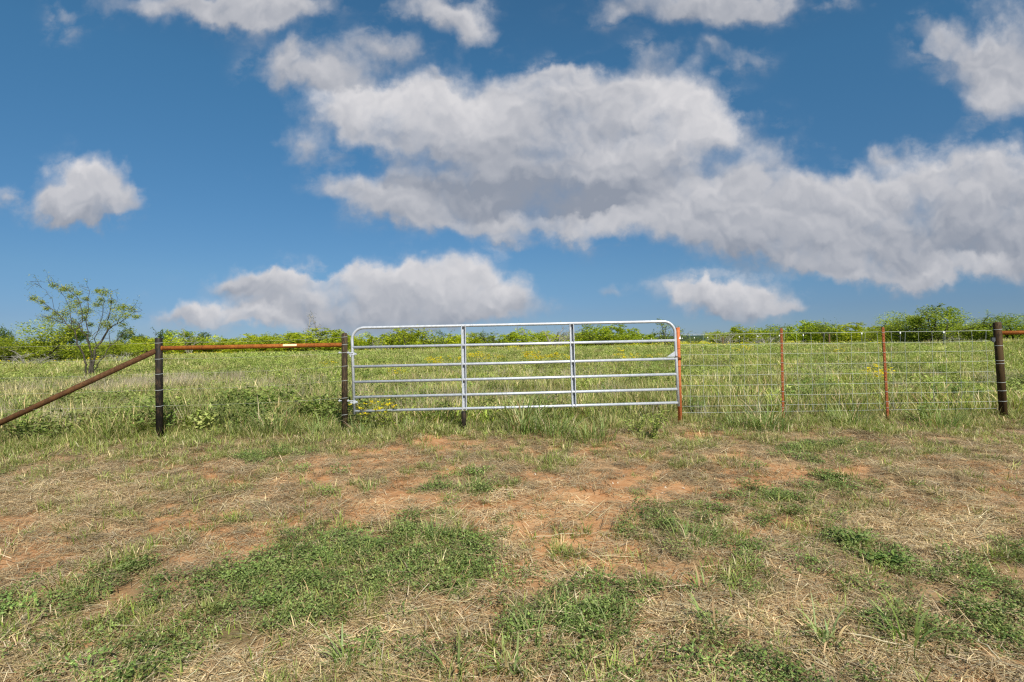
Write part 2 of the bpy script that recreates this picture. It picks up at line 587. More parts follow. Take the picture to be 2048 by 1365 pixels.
def leaf_mat(name, instanced=True, trans=0.35, var=0.35, rough=0.6, hue=0.0):
    m, N, b = new_mat(name)
    nt = N.t
    col = N.attr('tone', out='Color')
    if instanced:
        t = N.attr('tint', 'INSTANCER', 'Fac')
        dry = N.attr('dry', 'INSTANCER', 'Fac')
        col = N._scale(col, t)
        lum = N.vec('DOT_PRODUCT', col, (0.45, 0.5, 0.05))
        drycol = N._scale((1.12, 0.98, 0.46), lum)
        col = N.mix(dry, col, drycol)
    else:
        oi = nt.nodes.new('ShaderNodeObjectInfo')
        t = N.ramp(oi.outputs['Random'], 0, 1, 1 - var * 0.6, 1 + var * 0.6, smooth=False)
        col = N._scale(col, t)
        rn2 = N.math('FRACT', N.math('MULTIPLY', oi.outputs['Random'], 17.37))
        col = N.mix(N.ramp(rn2, 0.15, 0.95, 0.0, hue, smooth=False), col, N.vec('MULTIPLY', col, (0.48, 0.70, 0.95)))
    nt.links.new(col, b.inputs['Base Color'])
    b.inputs['Roughness'].default_value = rough
    b.inputs['Specular IOR Level'].default_value = 0.22
    tr = nt.nodes.new('ShaderNodeBsdfTranslucent')
    nt.links.new(N.vec('MULTIPLY', col, (1.05, 1.15, 0.6)), tr.inputs['Color'])
    mx = nt.nodes.new('ShaderNodeMixShader')
    mx.inputs[0].default_value = trans
    nt.links.new(b.outputs[0], mx.inputs[1])
    nt.links.new(tr.outputs[0], mx.inputs[2])
    nt.links.new(mx.outputs[0], nt.nodes['Material Output'].inputs['Surface'])
    return m


def ground_mat():
    m, N, b = new_mat('ground_soil')
    nt = N.t
    g = nt.nodes.new('ShaderNodeNewGeometry')
    P = g.outputs['Position']
    bare = N.attr('bare')
    grn = N.attr('green')
    fld = N.attr('field')
    n1 = N.noise(P, 2.3, 6, 0.6)
    n2 = N.noise(P, 14.0, 6, 0.65)
    n3 = N.noise(P, 90.0, 4, 0.7)
    red = N.mix(N.ramp(n1, 0.35, 0.65), (0.34, 0.160, 0.066), (0.43, 0.240, 0.112))
    red = N.mix(N.ramp(n2, 0.45, 0.75), red, (0.47, 0.305, 0.165))
    thatch = N.mix(N.ramp(n2, 0.35, 0.65), (0.30, 0.175, 0.088), (0.42, 0.270, 0.140))
    thatch = N.mix(N.ramp(n3, 0.45, 0.75), thatch, (0.46, 0.35, 0.20))
    k = N.ramp(N.math('ADD', bare, N.math('MULTIPLY', N.math('SUBTRACT', n2, 0.5), 0.9)), 0.15, 0.6)
    col = N.mix(k, thatch, red)
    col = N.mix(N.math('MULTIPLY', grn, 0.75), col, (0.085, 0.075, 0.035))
    fcol = N.mix(N.ramp(n1, 0.3, 0.7), (0.16, 0.18, 0.05), (0.26, 0.25, 0.085))
    far = N.mix(N.ramp(N.noise(P, 0.09, 5, 0.6), 0.35, 0.65), (0.26, 0.31, 0.05), (0.33, 0.35, 0.07))
    ln = N.vec('LENGTH', P)
    fcol = N.mix(N.ramp(ln, 35, 90), fcol, far)
    fcol = N.mix(N.ramp(ln, 180, 420), fcol, (0.035, 0.062, 0.028))
    col = N.mix(fld, col, fcol)
    # pale chips of limestone
    vo = nt.nodes.new('ShaderNodeTexVoronoi')
    vo.inputs['Scale'].default_value = 38
    nt.links.new(P, vo.inputs['Vector'])
    chip = N.math('MULTIPLY', N.math('LESS_THAN', vo.outputs['Distance'], 0.16), N.math('GREATER_THAN', N.noise(P, 5.0, 2, 0.5), 0.60))
    col = N.mix(N.math('MULTIPLY', N.math('MULTIPLY', chip, k), 0.7), col, (0.60, 0.50, 0.36))
    nt.links.new(col, b.inputs['Base Color'])
    b.inputs['Roughness'].default_value = 0.95
    b.inputs['Specular IOR Level'].default_value = 0.1
    bp = nt.nodes.new('ShaderNodeBump')
    bp.inputs['Strength'].default_value = 0.9
    bp.inputs['Distance'].default_value = 0.02
    h = N.math('ADD', N.math('MULTIPLY', n2, 0.8), N.math('MULTIPLY', n3, 0.35))
    nt.links.new(h, bp.inputs['Height'])
    nt.links.new(bp.outputs[0], b.inputs['Normal'])
    return m


def metal_paint(name, cols, rough=0.5, metal=0.0, scale=9.0, stretch=(1, 1, 1), bump=0.15, spec=0.4):
    """weathered surface: three tones mixed by noise"""
    m, N, b = new_mat(name)
    nt = N.t
    tc = nt.nodes.new('ShaderNodeTexCoord')
    P = N.vec('MULTIPLY', tc.outputs['Object'], stretch)
    n1 = N.noise(P, scale, 6, 0.65)
    n2 = N.noise(P, scale * 5, 5, 0.7)
    col = N.mix(N.ramp(n1, 0.38, 0.62), cols[0], cols[1])
    col = N.mix(N.ramp(n2, 0.50, 0.66), col, cols[2])
    nt.links.new(col, b.inputs['Base Color'])
    b.inputs['Metallic'].default_value = metal
    nt.links.new(N.ramp(n2, 0.3, 0.7, rough * 0.8, min(1, rough * 1.25)), b.inputs['Roughness'])
    b.inputs['Specular IOR Level'].default_value = spec
    bp = nt.nodes.new('ShaderNodeBump')
    bp.inputs['Strength'].default_value = bump
    bp.inputs['Distance'].default_value = 0.004
    nt.links.new(n2, bp.inputs['Height'])
    nt.links.new(bp.outputs[0], b.inputs['Normal'])
    return m


M = {}
M['ground'] = ground_mat()
M['grass'] = leaf_mat('grass_blades', True, 0.35)
M['straw'] = leaf_mat('dry_straw', True, 0.15, rough=0.5)
M['leaf'] = leaf_mat('leaves', False, 0.42, 0.25, hue=0.5)
M['plant'] = leaf_mat('plant_leaves', False, 0.35, 0.2)
M['bark'] = metal_paint('bark', [(0.040, 0.034, 0.027), (0.085, 0.075, 0.06), (0.028, 0.024, 0.02)], 0.95, 0, 14, (1, 1, 0.3), 0.6, 0.1)
M['grey_bark'] = metal_paint('grey_bark', [(0.26, 0.24, 0.21), (0.34, 0.32, 0.28), (0.16, 0.14, 0.12)], 0.95, 0, 14, (1, 1, 0.3), 0.6, 0.1)
M['galv'] = metal_paint('galvanised_steel', [(0.50, 0.53, 0.575), (0.37, 0.405, 0.45), (0.58, 0.605, 0.635)], 0.45, 0.35, 30, (1, 1, 1), 0.05, 0.5)
M['bolt'] = metal_paint('bolt_steel', [(0.05, 0.06, 0.07), (0.09, 0.10, 0.11), (0.14, 0.14, 0.14)], 0.5, 0.6, 30)
M['wire'] = metal_paint('galvanised_wire', [(0.53, 0.57, 0.555), (0.44, 0.48, 0.46), (0.60, 0.61, 0.57)], 0.4, 0.3, 30, bump=0)
M['old_wire'] = metal_paint('dull_wire', [(0.34, 0.34, 0.30), (0.26, 0.26, 0.23), (0.42, 0.41, 0.36)], 0.6, 0.1, 30, bump=0)
M['black_pipe'] = metal_paint('weathered_black_pipe', [(0.009, 0.009, 0.0085), (0.022, 0.018, 0.014), (0.065, 0.042, 0.025)], 0.6, 0.0, 7, (1, 1, 0.35), 0.3, 0.15)
M['brown_pipe'] = metal_paint('weathered_brown_pipe', [(0.028, 0.021, 0.014), (0.055, 0.040, 0.025), (0.13, 0.085, 0.045)], 0.7, 0.0, 11, (1, 1, 0.25), 0.4, 0.15)
M['olive_pipe'] = metal_paint('aged_brown_pipe', [(0.048, 0.030, 0.013), (0.070, 0.044, 0.018), (0.026, 0.017, 0.011)], 0.7, 0.0, 8, (1, 1, 0.25), 0.3, 0.15)
M['rust'] = metal_paint('rusted_pipe', [(0.23, 0.075, 0.014), (0.30, 0.105, 0.020), (0.12, 0.040, 0.013)], 0.8, 0.1, 9, (1, 1, 1), 0.35, 0.2)
M['dark_rust'] = metal_paint('dark_rusted_pipe', [(0.070, 0.033, 0.013), (0.105, 0.050, 0.019), (0.036, 0.020, 0.011)], 0.8, 0.1, 9, (1, 1, 1), 0.35, 0.2)
M['orange'] = metal_paint('orange_primer_post', [(0.44, 0.125, 0.040), (0.50, 0.160, 0.055), (0.34, 0.080, 0.030)], 0.7, 0.0, 10, (1, 1, 0.4), 0.15, 0.25)
M['redpost'] = metal_paint('red_oxide_post', [(0.21, 0.058, 0.018), (0.26, 0.080, 0.026), (0.14, 0.038, 0.015)], 0.7, 0.0, 10, (1, 1, 0.4), 0.15, 0.25)
M['white'] = metal_paint('white_paint', [(0.80, 0.80, 0.78), (0.75, 0.75, 0.72), (0.82, 0.82, 0.82)], 0.5)
M['cream'] = metal_paint('cream_paint', [(0.75, 0.60, 0.36), (0.68, 0.52, 0.28), (0.80, 0.70, 0.50)], 0.7)
M['green_post'] = metal_paint('dark_green_post', [(0.035, 0.055, 0.045), (0.05, 0.07, 0.055), (0.06, 0.05, 0.04)], 0.6)
M['wood'] = metal_paint('old_wood', [(0.16, 0.10, 0.055), (0.22, 0.14, 0.08), (0.09, 0.06, 0.04)], 0.9, 0, 6, (1, 1, 0.2), 0.4, 0.1)


# ------------------------------------------------------------------ ground sheet
def build_ground():
    nr = 270
    rr = 0.5 * (2600 / 0.5) ** (np.arange(nr) / (nr - 1))
    front = np.linspace(R(-58), R(58), 470)
    back = np.linspace(R(58), R(302), 62)[1:-1]
    th = np.concatenate([front, back])
    na = len(th)
    RR, TH = np.meshgrid(rr, th, indexing='ij')
    x = (RR * np.sin(TH)).ravel()
    y = (RR * np.cos(TH)).ravel()
    z = terrain(x, y)
    V = np.stack([x, y, z], 1)
    V = np.vstack([V, [[0, 0, tz(0, 0)]]])
    i = np.arange(nr - 1)[:, None]
    j = np.arange(na)[None, :]
    a = i * na + j
    b = i * na + (j + 1) % na
    faces = np.stack([a, (i + 1) * na + j, (i + 1) * na + (j + 1) % na, b], -1).reshape(-1, 4)
    c = len(V) - 1
    fl = faces.tolist() + [(c, k, (k + 1) % na) for k in range(na)]
    me = bpy.data.meshes.new('ground')
    me.from_pydata(V.tolist(), [], fl)
    xx, yy = V[:, 0], V[:, 1]
    near = (np.abs(xx) < 16) & (yy > 0.5) & (yy < 10.5)
    g = np.zeros(len(V))
    bb = np.zeros(len(V))
    gn, bn, sn = fields(xx[near], yy[near])
    g[near], bb[near] = gn, bn
    fy = fence_y(xx)
    fld = sstep(-0.5, 0.9, yy - fy + 0.6 * (fbm(xx * 1.3, yy * 1.3, 70, 3) - 0.5))
    fld = np.where(np.hypot(xx, yy) > 14, 1.0, fld)
    bb = np.maximum(bb, 0.55 * sstep(0.42, 0.64, fbm(xx * 1.1, yy * 1.1, 60, 4)) * (1 - .8 * g))
    for nm, arr in (('green', g), ('bare', bb), ('field', fld)):
        at_ = me.attributes.new(nm, 'FLOAT', 'POINT')
        at_.data.foreach_set('value', arr.astype(np.float32))
    me.polygons.foreach_set('use_smooth', np.ones(len(me.polygons), dtype=bool))
    o = link('ground', me, M['ground'])
    if me.polygons[0].normal.z < 0:
        me.flip_normals()
    tag(o, 'red dirt and mown dry grass running into an open green pasture', kind='structure')


build_ground()


# ------------------------------------------------------------------ scatter with geometry nodes
def proto_collection(name, meshes, mat):
    c = bpy.data.collections.new(name)
    for i, me in enumerate(meshes):
        if len(me.materials) == 0:
            me.materials.append(mat)
        o = bpy.data.objects.new('%s_%02d' % (name, i), me)
        c.objects.link(o)
    return c


def scatter(name, coll, nvar, pts, scl, label, tint=None, dry=None, tilt=0.12, rz=None, zoff=0.0, zs=None):
    n = len(pts)
    me = bpy.data.meshes.new(name)
    P = np.array(pts, dtype=np.float32)
    P[:, 2] += zoff
    me.vertices.add(n)
    me.vertices.foreach_set('co', P.ravel())
    rot = np.stack([rng.normal(0, tilt, n), rng.normal(0, tilt, n), rng.uniform(0, 6.283, n) if rz is None else rz], 1).astype(np.float32)
    s3 = np.stack([scl, scl, scl * (1.0 if zs is None else zs)], 1).astype(np.float32)
    at_ = me.attributes.new('rot', 'FLOAT_VECTOR', 'POINT')
    at_.data.foreach_set('vector', rot.ravel())
    at_ = me.attributes.new('scl', 'FLOAT_VECTOR', 'POINT')
    at_.data.foreach_set('vector', s3.ravel())
    at_ = me.attributes.new('idx', 'INT', 'POINT')
    at_.data.foreach_set('value', rng.integers(0, nvar, n).astype(np.int32))
    at_ = me.attributes.new('tint', 'FLOAT', 'POINT')
    at_.data.foreach_set('value', (np.ones(n) if tint is None else tint).astype(np.float32))
    at_ = me.attributes.new('dry', 'FLOAT', 'POINT')
    at_.data.foreach_set('value', (np.zeros(n) if dry is None else np.clip(dry, 0, 1)).astype(np.float32))
    o = link(name, me)
    ng = bpy.data.node_groups.new(name + '_nodes', 'GeometryNodeTree')
    ng.interface.new_socket('Geometry', in_out='INPUT', socket_type='NodeSocketGeometry')
    ng.interface.new_socket('Geometry', in_out='OUTPUT', socket_type='NodeSocketGeometry')
    nd = ng.nodes
    gi, go = nd.new('NodeGroupInput'), nd.new('NodeGroupOutput')
    iop = nd.new('GeometryNodeInstanceOnPoints')
    ci = nd.new('GeometryNodeCollectionInfo')
    ci.inputs['Collection'].default_value = coll
    ci.inputs['Separate Children'].default_value = True
    ci.inputs['Reset Children'].default_value = True

    def na(nm, ty):
        q = nd.new('GeometryNodeInputNamedAttribute')
        q.data_type = ty
        q.inputs['Name'].default_value = nm
        return q.outputs['Attribute']
    ng.links.new(gi.outputs[0], iop.inputs['Points'])
    ng.links.new(ci.outputs[0], iop.inputs['Instance'])
    iop.inputs['Pick Instance'].default_value = True
    ng.links.new(na('idx', 'INT'), iop.inputs['Instance Index'])
    ng.links.new(na('rot', 'FLOAT_VECTOR'), iop.inputs['Rotation'])
    ng.links.new(na('scl', 'FLOAT_VECTOR'), iop.inputs['Scale'])
    ng.links.new(iop.outputs[0], go.inputs[0])
    md = o.modifiers.new('scatter', 'NODES')
    md.node_group = ng
    tag(o, label, kind='stuff')
    return o


def lerp3(a, b, t):
    return tuple(a[i] * (1 - t) + b[i] * t for i in range(3))


GREENS = [(0.165, 0.255, 0.028), (0.205, 0.300, 0.034), (0.250, 0.335, 0.045), (0.125, 0.205, 0.024), (0.210, 0.295, 0.060)]
STRAWS = [(0.58, 0.44, 0.235), (0.47, 0.335, 0.170), (0.69, 0.57, 0.34), (0.34, 0.225, 0.115), (0.55, 0.465, 0.30)]


def jit(c, r, a=0.2):
    k = 1 + r.uniform(-a, a)
    return (c[0] * k * (1 + r.uniform(-.08, .08)), c[1] * k, c[2] * k * (1 + r.uniform(-.1, .1)))


def tuft(seed, n, rad, hmin, hmax, w, drymix, bend=(0.3, 1.4), lean=(0.0, 0.6), greens=GREENS):
    r = random.Random(seed)
    m = MB()
    for i in range(n):
        a = r.uniform(0, 6.283)
        q = rad * math.sqrt(r.random())
        dry = r.random() < drymix
        c = jit(r.choice(STRAWS if dry else greens), r)
        tip = lerp3(c, STRAWS[2], r.uniform(0, .35)) if not dry else c
        L = r.uniform(hmin, hmax)
        m.blade((q * math.cos(a), q * math.sin(a), -0.01), a + r.uniform(-1.2, 1.2), L, w * r.uniform(.6, 1.3), r.uniform(*lean), r.uniform(*bend), c, 3, tip)
    return m.mesh('tuft')


def thatch(seed, n, rad, lmin, lmax, w, height):
    r = random.Random(seed)
    m = MB()
    for i in range(n):
        a = r.uniform(0, 6.283)
        q = rad * math.sqrt(r.random())
        az = r.uniform(0, 6.283)
        L = r.uniform(lmin, lmax)
        c = jit(r.choice(STRAWS), r, 0.3)
        z = r.uniform(0.0, height)
        m.blade((q * math.cos(a) - math.cos(az) * L / 2, q * math.sin(a) - math.sin(az) * L / 2, z), az, L, w * r.uniform(.5, 1.3), math.pi / 2 - r.uniform(-.08, .16), r.uniform(-.05, .35), c, 2)
    return m.mesh('thatch')


def broadleaf(seed, n, rad, h, L, w, cols, stem=True):
    """low leafy herb: stalks with leaves along them"""
    r = random.Random(seed)
    m = MB()
    for i in range(n):
        a = r.uniform(0, 6.283)
        q = rad * math.sqrt(r.random())
        z = h * r.uniform(0.25, 1.0) * (1 - 0.35 * (q / rad) ** 2)
        c = jit(r.choice(cols), r, 0.25)
        m.leaf((q * math.cos(a), q * math.sin(a), z), r.uniform(0, 6.283), r.uniform(-.3, .75), L * r.uniform(.6, 1.25), w * r.uniform(.7, 1.2), c, 0.22, r.uniform(-.5, .5))
        if stem and i % 3 == 0:
            m.blade((q * .35 * math.cos(a), q * .35 * math.sin(a), 0), a, math.hypot(z, q * .65), 0.004, math.atan2(q * .65, max(z, .01)), 0.1, (0.10, 0.13, 0.04), 2)
    return m.mesh('herb')


CLOVER = [(0.150, 0.235, 0.052), (0.200, 0.285, 0.070), (0.255, 0.330, 0.105), (0.115, 0.185, 0.045)]
CROTON = [(0.29, 0.365, 0.075), (0.34, 0.41, 0.100), (0.225, 0.305, 0.048), (0.385, 0.445, 0.135)]
OLIVE = [(0.30, 0.36, 0.045), (0.36, 0.40, 0.055), (0.24, 0.31, 0.04)]

mown = proto_collection('mown_grass', [tuft(100 + i, 26, 0.06, 0.04, 0.13, 0.006, 0.22, (0.3, 1.6), (0.1, 1.0)) for i in range(8)], M['grass'])
litter = proto_collection('straw_litter', [thatch(200 + i, 46, 0.12, 0.04, 0.17, 0.0042, 0.022) for i in range(8)], M['straw'])
longstraw = proto_collection('long_straw', [thatch(250 + i, 8, 0.16, 0.16, 0.50, 0.0042, 0.035) for i in range(8)], M['straw'])
clover = proto_collection('clover', [broadleaf(300 + i, 84, 0.10, 0.075, 0.0205, 0.0115, CLOVER) for i in range(6)], M['grass'])
tallg = proto_collection('tall_grass', [tuft(400 + i, 34, 0.09, 0.14, 0.40, 0.0085, 0.28, (0.3, 1.5), (0.0, 0.6)) for i in range(8)], M['grass'])
fieldg = proto_collection('field_grass', [tuft(450 + i, 40, 0.22, 0.14, 0.40, 0.014, 0.28, (0.2, 1.2), (0.0, 0.6), GREENS + OLIVE) for i in range(8)], M['grass'])
farg = proto_collection('far_grass', [tuft(480 + i, 46, 0.75, 0.20, 0.50, 0.035, 0.30, (0.2, 1.0), (0.0, 0.6), OLIVE + GREENS[1:3]) for i in range(6)], M['grass'])
croton = proto_collection('croton', [broadleaf(500 + i, 70, 0.20, 0.36, 0.075, 0.036, CROTON) for i in range(8)], M['grass'])
farcro = proto_collection('far_croton', [broadleaf(520 + i, 80, 0.60, 0.42, 0.17, 0.085, CROTON, False) for i in range(6)], M['grass'])
BLW = [(0.12, 0.19, 0.032), (0.16, 0.24, 0.042), (0.21, 0.29, 0.065)]
greenw = proto_collection('green_weeds', [broadleaf(600 + i, 80, 0.22, 0.40, 0.070, 0.028, BLW) for i in range(6)], M['grass'])
DEAD = [(0.40, 0.34, 0.26), (0.48, 0.42, 0.33), (0.33, 0.27, 0.20)]
drystem = proto_collection('dry_stems', [tuft(620 + i, 26, 0.16, 0.25, 0.55, 0.007, 0.0, (0.0, 0.8), (0.0, 0.6), DEAD) for i in range(6)], M['grass'])
YEL = [(0.78, 0.62, 0.01), (0.84, 0.70, 0.02), (0.70, 0.54, 0.015)]


def stone(seed):
    r = random.Random(seed)
    m = MB()
    n = 6
    c = [(0.50, 0.42, 0.31), (0.40, 0.25, 0.13), (0.34, 0.17, 0.08), (0.58, 0.52, 0.42)][seed % 4]
    vs = [(0, 0, .016 * r.uniform(.8, 1.3))]
    for ring_, (rad, z) in enumerate(((.013, .010), (.016, -.006))):
        for k in range(n):
            a = 2 * math.pi * (k + .5 * ring_) / n
            q = rad * r.uniform(.7, 1.3)
            vs.append((q * math.cos(a), q * math.sin(a), z))
    fs = [(0, 1 + k, 1 + (k + 1) % n) for k in range(n)]
    for k in range(n):
        k2 = (k + 1) % n
        fs += [(1 + k, 7 + k, 1 + k2), (1 + k2, 7 + k, 7 + k2)]
    m.add(vs, fs, c)
    return m.mesh('stone')


stones = proto_collection('stones', [stone(i) for i in range(6)], M['straw'])


def farflowers(seed):
    r = random.Random(seed)
    m = MB()
    for i in range(60):
        a, q = r.uniform(0, 6.283), 0.7 * math.sqrt(r.random())
        z = r.uniform(.05, .45)
        c = jit(r.choice(YEL if (r.random() < .45 and z > .2) else OLIVE), r)
        m.card((q * math.cos(a), q * math.sin(a), z), r.uniform(0, 6.28), r.uniform(-.6, .6), r.uniform(.07, .16), r.uniform(.04, .09), c, r.uniform(0, 3))
    return m.mesh('flowers')


farflw = proto_collection('far_flowers', [farflowers(560 + i) for i in range(5)], M['grass'])


def wedge(n, r0, r1, half=52.0, power=0.5):
    """random ground points in the wedge in front of the camera, denser near when power < 0.5"""
    u = rng.random(n)
    r = (r0 ** (1 / power) + u * (r1 ** (1 / power) - r0 ** (1 / power))) ** power
    a = rng.uniform(R(-half), R(half), n)
    return r * np.sin(a), r * np.cos(a)


def keep(x, y, dens):
    k = rng.random(len(x)) < dens
    return x[k], y[k], k


def pts3(x, y):
    return np.stack([x, y, terrain(x, y)], 1)


def scatter_all():
    # ---- mown strip, 1.6 to 9 m
    def strip(n):
        x = rng.uniform(-13, 13, n)
        y = rng.uniform(1.5, 9.6, n)
        k = (np.abs(x) < 1.5 + y * 1.3) & (y < fence_y(x) + 0.6)
        return x[k], y[k]
    x, y = strip(62000)
    g, b, s = fields(x, y)
    nz = fbm(x * 1.5, y * 1.5, 80, 4)
    fy = fence_y(x)
    d = np.clip((0.52 + 0.9 * s + 0.8 * (nz - 0.5)) * (1 - 0.85 * b) * (1 - 0.55 * g), 0.03, 1)
    xx, yy, k = keep(x, y, d)
    scatter('straw_litter', litter, 8, pts3(xx, yy), rng.uniform(.6, 1.25, k.sum()), 'fine dry straw litter lying over the mown red dirt',
            tint=rng.normal(1.0, 0.2, k.sum()).clip(.5, 1.5) * (0.78 + 0.3 * s[k]), tilt=0.10)
    x2, y2 = strip(9000)
    g2, b2, s2 = fields(x2, y2)
    xx, yy, k = keep(x2, y2, np.clip(0.26 + 0.75 * s2 - 0.10 * b2 - .12 * g2, 0.02, 1) * sstep(8.8, 7.4, y2))
    scatter('long_straw', longstraw, 8, pts3(xx, yy), rng.uniform(.5, 1.15, k.sum()), 'long cut stalks of dry grass strewn on the ground',
            tint=rng.normal(1.0, 0.2, k.sum()).clip(.6, 1.4), tilt=0.06, zoff=0.012)
    x, y = strip(46000)
    g, b, s = fields(x, y)
    nz = fbm(x * 2.2, y * 2.2, 90, 4)
    edge = sstep(-1.6, -0.2, y - fence_y(x))
    d = np.clip((0.06 + 0.30 * g + 0.85 * sstep(.51, .68, nz) * (1 - .6 * s) + 0.35 * edge) * (1 - .85 * b), 0.012, 1)
    xx, yy, k = keep(x, y, d)
    sc = rng.uniform(.55, 1.2, k.sum()) * (1 + .5 * edge[k])
    scatter('mown_grass', mown, 8, pts3(xx, yy), sc, 'short green grass regrowing in the mown strip',
            tint=rng.normal(1.0, 0.18, k.sum()).clip(.5, 1.5), dry=rng.beta(1.1, 2.6, k.sum()), tilt=0.15)
    x, y = strip(30000)
    g, b, s = fields(x, y)
    nz = fbm(x * 1.3, y * 1.3, 95, 3)
    nf = fbm(x * 5.5, y * 5.5, 97, 3)
    d = np.clip(g ** 1.3 * (0.16 + 1.1 * sstep(.34, .60, nz * .5 + nf * .5)) + 0.02 * sstep(.5, .6, nf), 0, 1)
    xx, yy, k = keep(x, y, d)
    scatter('clover', clover, 6, pts3(xx, yy), rng.uniform(.6, 1.25, k.sum()), 'low leafy green weeds in spreading patches on the dirt',
            tint=rng.normal(1.0, 0.2, k.sum()).clip(.5, 1.6), dry=rng.beta(1, 7, k.sum()), tilt=0.2)
    x, y = strip(9000)
    g, b, s = fields(x, y)
    nz = fbm(x * 1.2, y * 1.2, 190, 3)
    xx, yy, k = keep(x, y, np.clip(b * sstep(.48, .62, nz) * (1 - g), 0, 1) * .9)
    scatter('gravel', stones, 6, pts3(xx, yy), rng.uniform(.5, 1.0, k.sum()) * rng.choice([.6, .8, 1.2], k.sum()), 'small pale stones and dirt clods scattered on bare red soil',
            tint=rng.normal(1.0, 0.2, k.sum()).clip(.5, 1.5), tilt=0.6, zs=.6)
    # ---- along and behind the fence
    n = 26000
    x = rng.uniform(-15, 15, n)
    y = rng.uniform(7, 16, n)
    t = y - fence_y(x)
    nz = fbm(x * .9, y * .9, 110, 4)
    left = sstep(-1.5, -3.5, x)
    d = sstep(-0.30, 0.35, t + .8 * (nz - .5)) * (0.26 + 0.6 * sstep(.45, .62, nz) + .25 * left) * sstep(8.5, 4, t)
    d = np.where((np.abs(x) < 2.4) & (t > -.2) & (t < 3), d * .8, d)
    xx, yy, k = keep(x, y, d)
    sc = rng.uniform(.45, 1.0, k.sum()) * (0.50 + .22 * left[k] + .25 * sstep(.2, 1.5, t[k]) + .75 * sstep(.5, .68, fbm(xx * 1.4, yy * 1.4, 111, 3)))
    scatter('tall_grass', tallg, 8, pts3(xx, yy), sc, 'ragged green and tan grass standing along and behind the fence',
            tint=rng.normal(1.0, 0.2, k.sum()).clip(.5, 1.6), dry=rng.beta(1.2, 3.0, k.sum()), tilt=0.15)
    # ---- pasture
    x, y = wedge(60000, 8.5, 60, 52, 0.62)
    t = y - fence_y(x)
    nz = fbm(x * .35, y * .35, 120, 4)
    d = (t > 0.4) * (0.55 + .5 * nz)
    xx, yy, k = keep(x, y, d)
    r = np.hypot(xx, yy)
    nzk = nz[k]
    rightg = sstep(0, 12, xx) * sstep(40, 25, r)
    sc = rng.uniform(.6, 1.15, k.sum()) * (1 + .5 * sstep(20, 50, r)) * (.62 + .8 * sstep(.3, .7, fbm(xx * .7, yy * .7, 122, 3)))
    scatter('pasture_grass', fieldg, 8, pts3(xx, yy), sc, 'sunlit green and tan pasture grass beyond the gate', tint=(rng.normal(1.12, 0.20, k.sum()) * (0.74 + .55 * fbm(xx * .8, yy * .5, 121, 3))).clip(.45, 1.7),
            dry=np.clip(rng.beta(1.1, 3.8, k.sum()) + 1.1 * (nzk - .5) - .25 * rightg + .45 * sstep(-7.5, -11, xx) * sstep(26, 18, r) * sstep(10, 13, r), 0, 1), tilt=0.12, zs=0.62 + .3 * sstep(.4, .65, nzk))
    x, y = wedge(26000, 9, 62, 52, 0.6)
    t = y - fence_y(x)
    r = np.hypot(x, y)
    nz = fbm(x * .16 + 5, y * .33, 130, 4)
    nz2 = fbm(x * 1.1, y * 1.1, 131, 3)
    d = (t > .5) * np.clip(sstep(.40, .58, nz + .26 * sstep(16, 34, r) - .22 * sstep(18, 10, r)) * .95 * sstep(.3, .5, nz2) + .04, 0, 1)
    left = sstep(-2, -5, x) * sstep(22, 10, r)
    d = np.clip(d + .25 * left * (t > .3), 0, 1)
    xx, yy, k = keep(x, y, d)
    r = np.hypot(xx, yy)
    scatter('silvery_weeds', croton, 8, pts3(xx, yy), rng.uniform(.55, 1.15, k.sum()) * (1 + .45 * sstep(18, 50, r)), 'silvery green leafy weeds filling the middle of the pasture',
            tint=rng.normal(1.0, 0.18, k.sum()).clip(.5, 1.6), dry=rng.beta(1, 4, k.sum()), tilt=0.15)
    x, y = wedge(9000, 8.8, 34, 52, 0.6)
    t = y - fence_y(x)
    nz = fbm(x * .55 + 3, y * .45, 160, 4)
    d = (t > .15) * sstep(.50, .64, nz + .10 * sstep(5, 9, x) * sstep(22, 12, y) + .09 * sstep(-1.5, -3.5, x) * sstep(13, 10, y)) * (.25 + .6 * sstep(.4, .62, fbm(x * 2.1, y * 2.1, 161, 3)))
    xx, yy, k = keep(x, y, np.clip(d, 0, 1))
    scatter('green_weeds', greenw, 6, pts3(xx, yy), rng.uniform(.5, 1.15, k.sum()) * (1 + .30 * sstep(-1.5, -3, xx) * sstep(13, 10, yy)), 'dark green leafy weeds in loose drifts behind the fence', tint=rng.normal(1.0, 0.2, k.sum()).clip(.5, 1.6), dry=rng.beta(1, 3.5, k.sum()), tilt=0.2)
    x, y = wedge(7000, 9, 24, 52, 0.6)
    t = y - fence_y(x)
    nz = fbm(x * .5 + 8, y * .6, 170, 3)
    d = (t > .2) * np.clip(sstep(.52, .66, nz) * .5 + .7 * sstep(-8.5, -11, x) * sstep(12, 14, y) * sstep(.35, .5, nz), 0, 1)
    xx, yy, k = keep(x, y, d)
    scatter('dry_weed_stems', drystem, 6, pts3(xx, yy), rng.uniform(.6, 1.15, k.sum()), 'thin grey tan stems of dead weeds among the grass', tint=rng.normal(1.0, 0.2, k.sum()).clip(.5, 1.5), tilt=0.15)
    # ---- far pasture
    x, y = wedge(30000, 50, 260, 54, 0.5)
    xx, yy, k = keep(x, y, np.full(len(x), .9))
    scatter('far_grass', farg, 6, pts3(xx, yy), rng.uniform(.7, 1.3, k.sum()), 'yellow green grass of the far pasture below the bushes', tint=rng.normal(1.15, 0.18, k.sum()).clip(.6, 1.7),
            dry=rng.beta(1.2, 4, k.sum()), tilt=0.1)
    x, y = wedge(5000, 40, 64, 54, 0.5)
    nz = fbm(x * .05 + 2, y * .12, 140, 4)
    xx, yy, k = keep(x, y, sstep(.42, .58, nz))
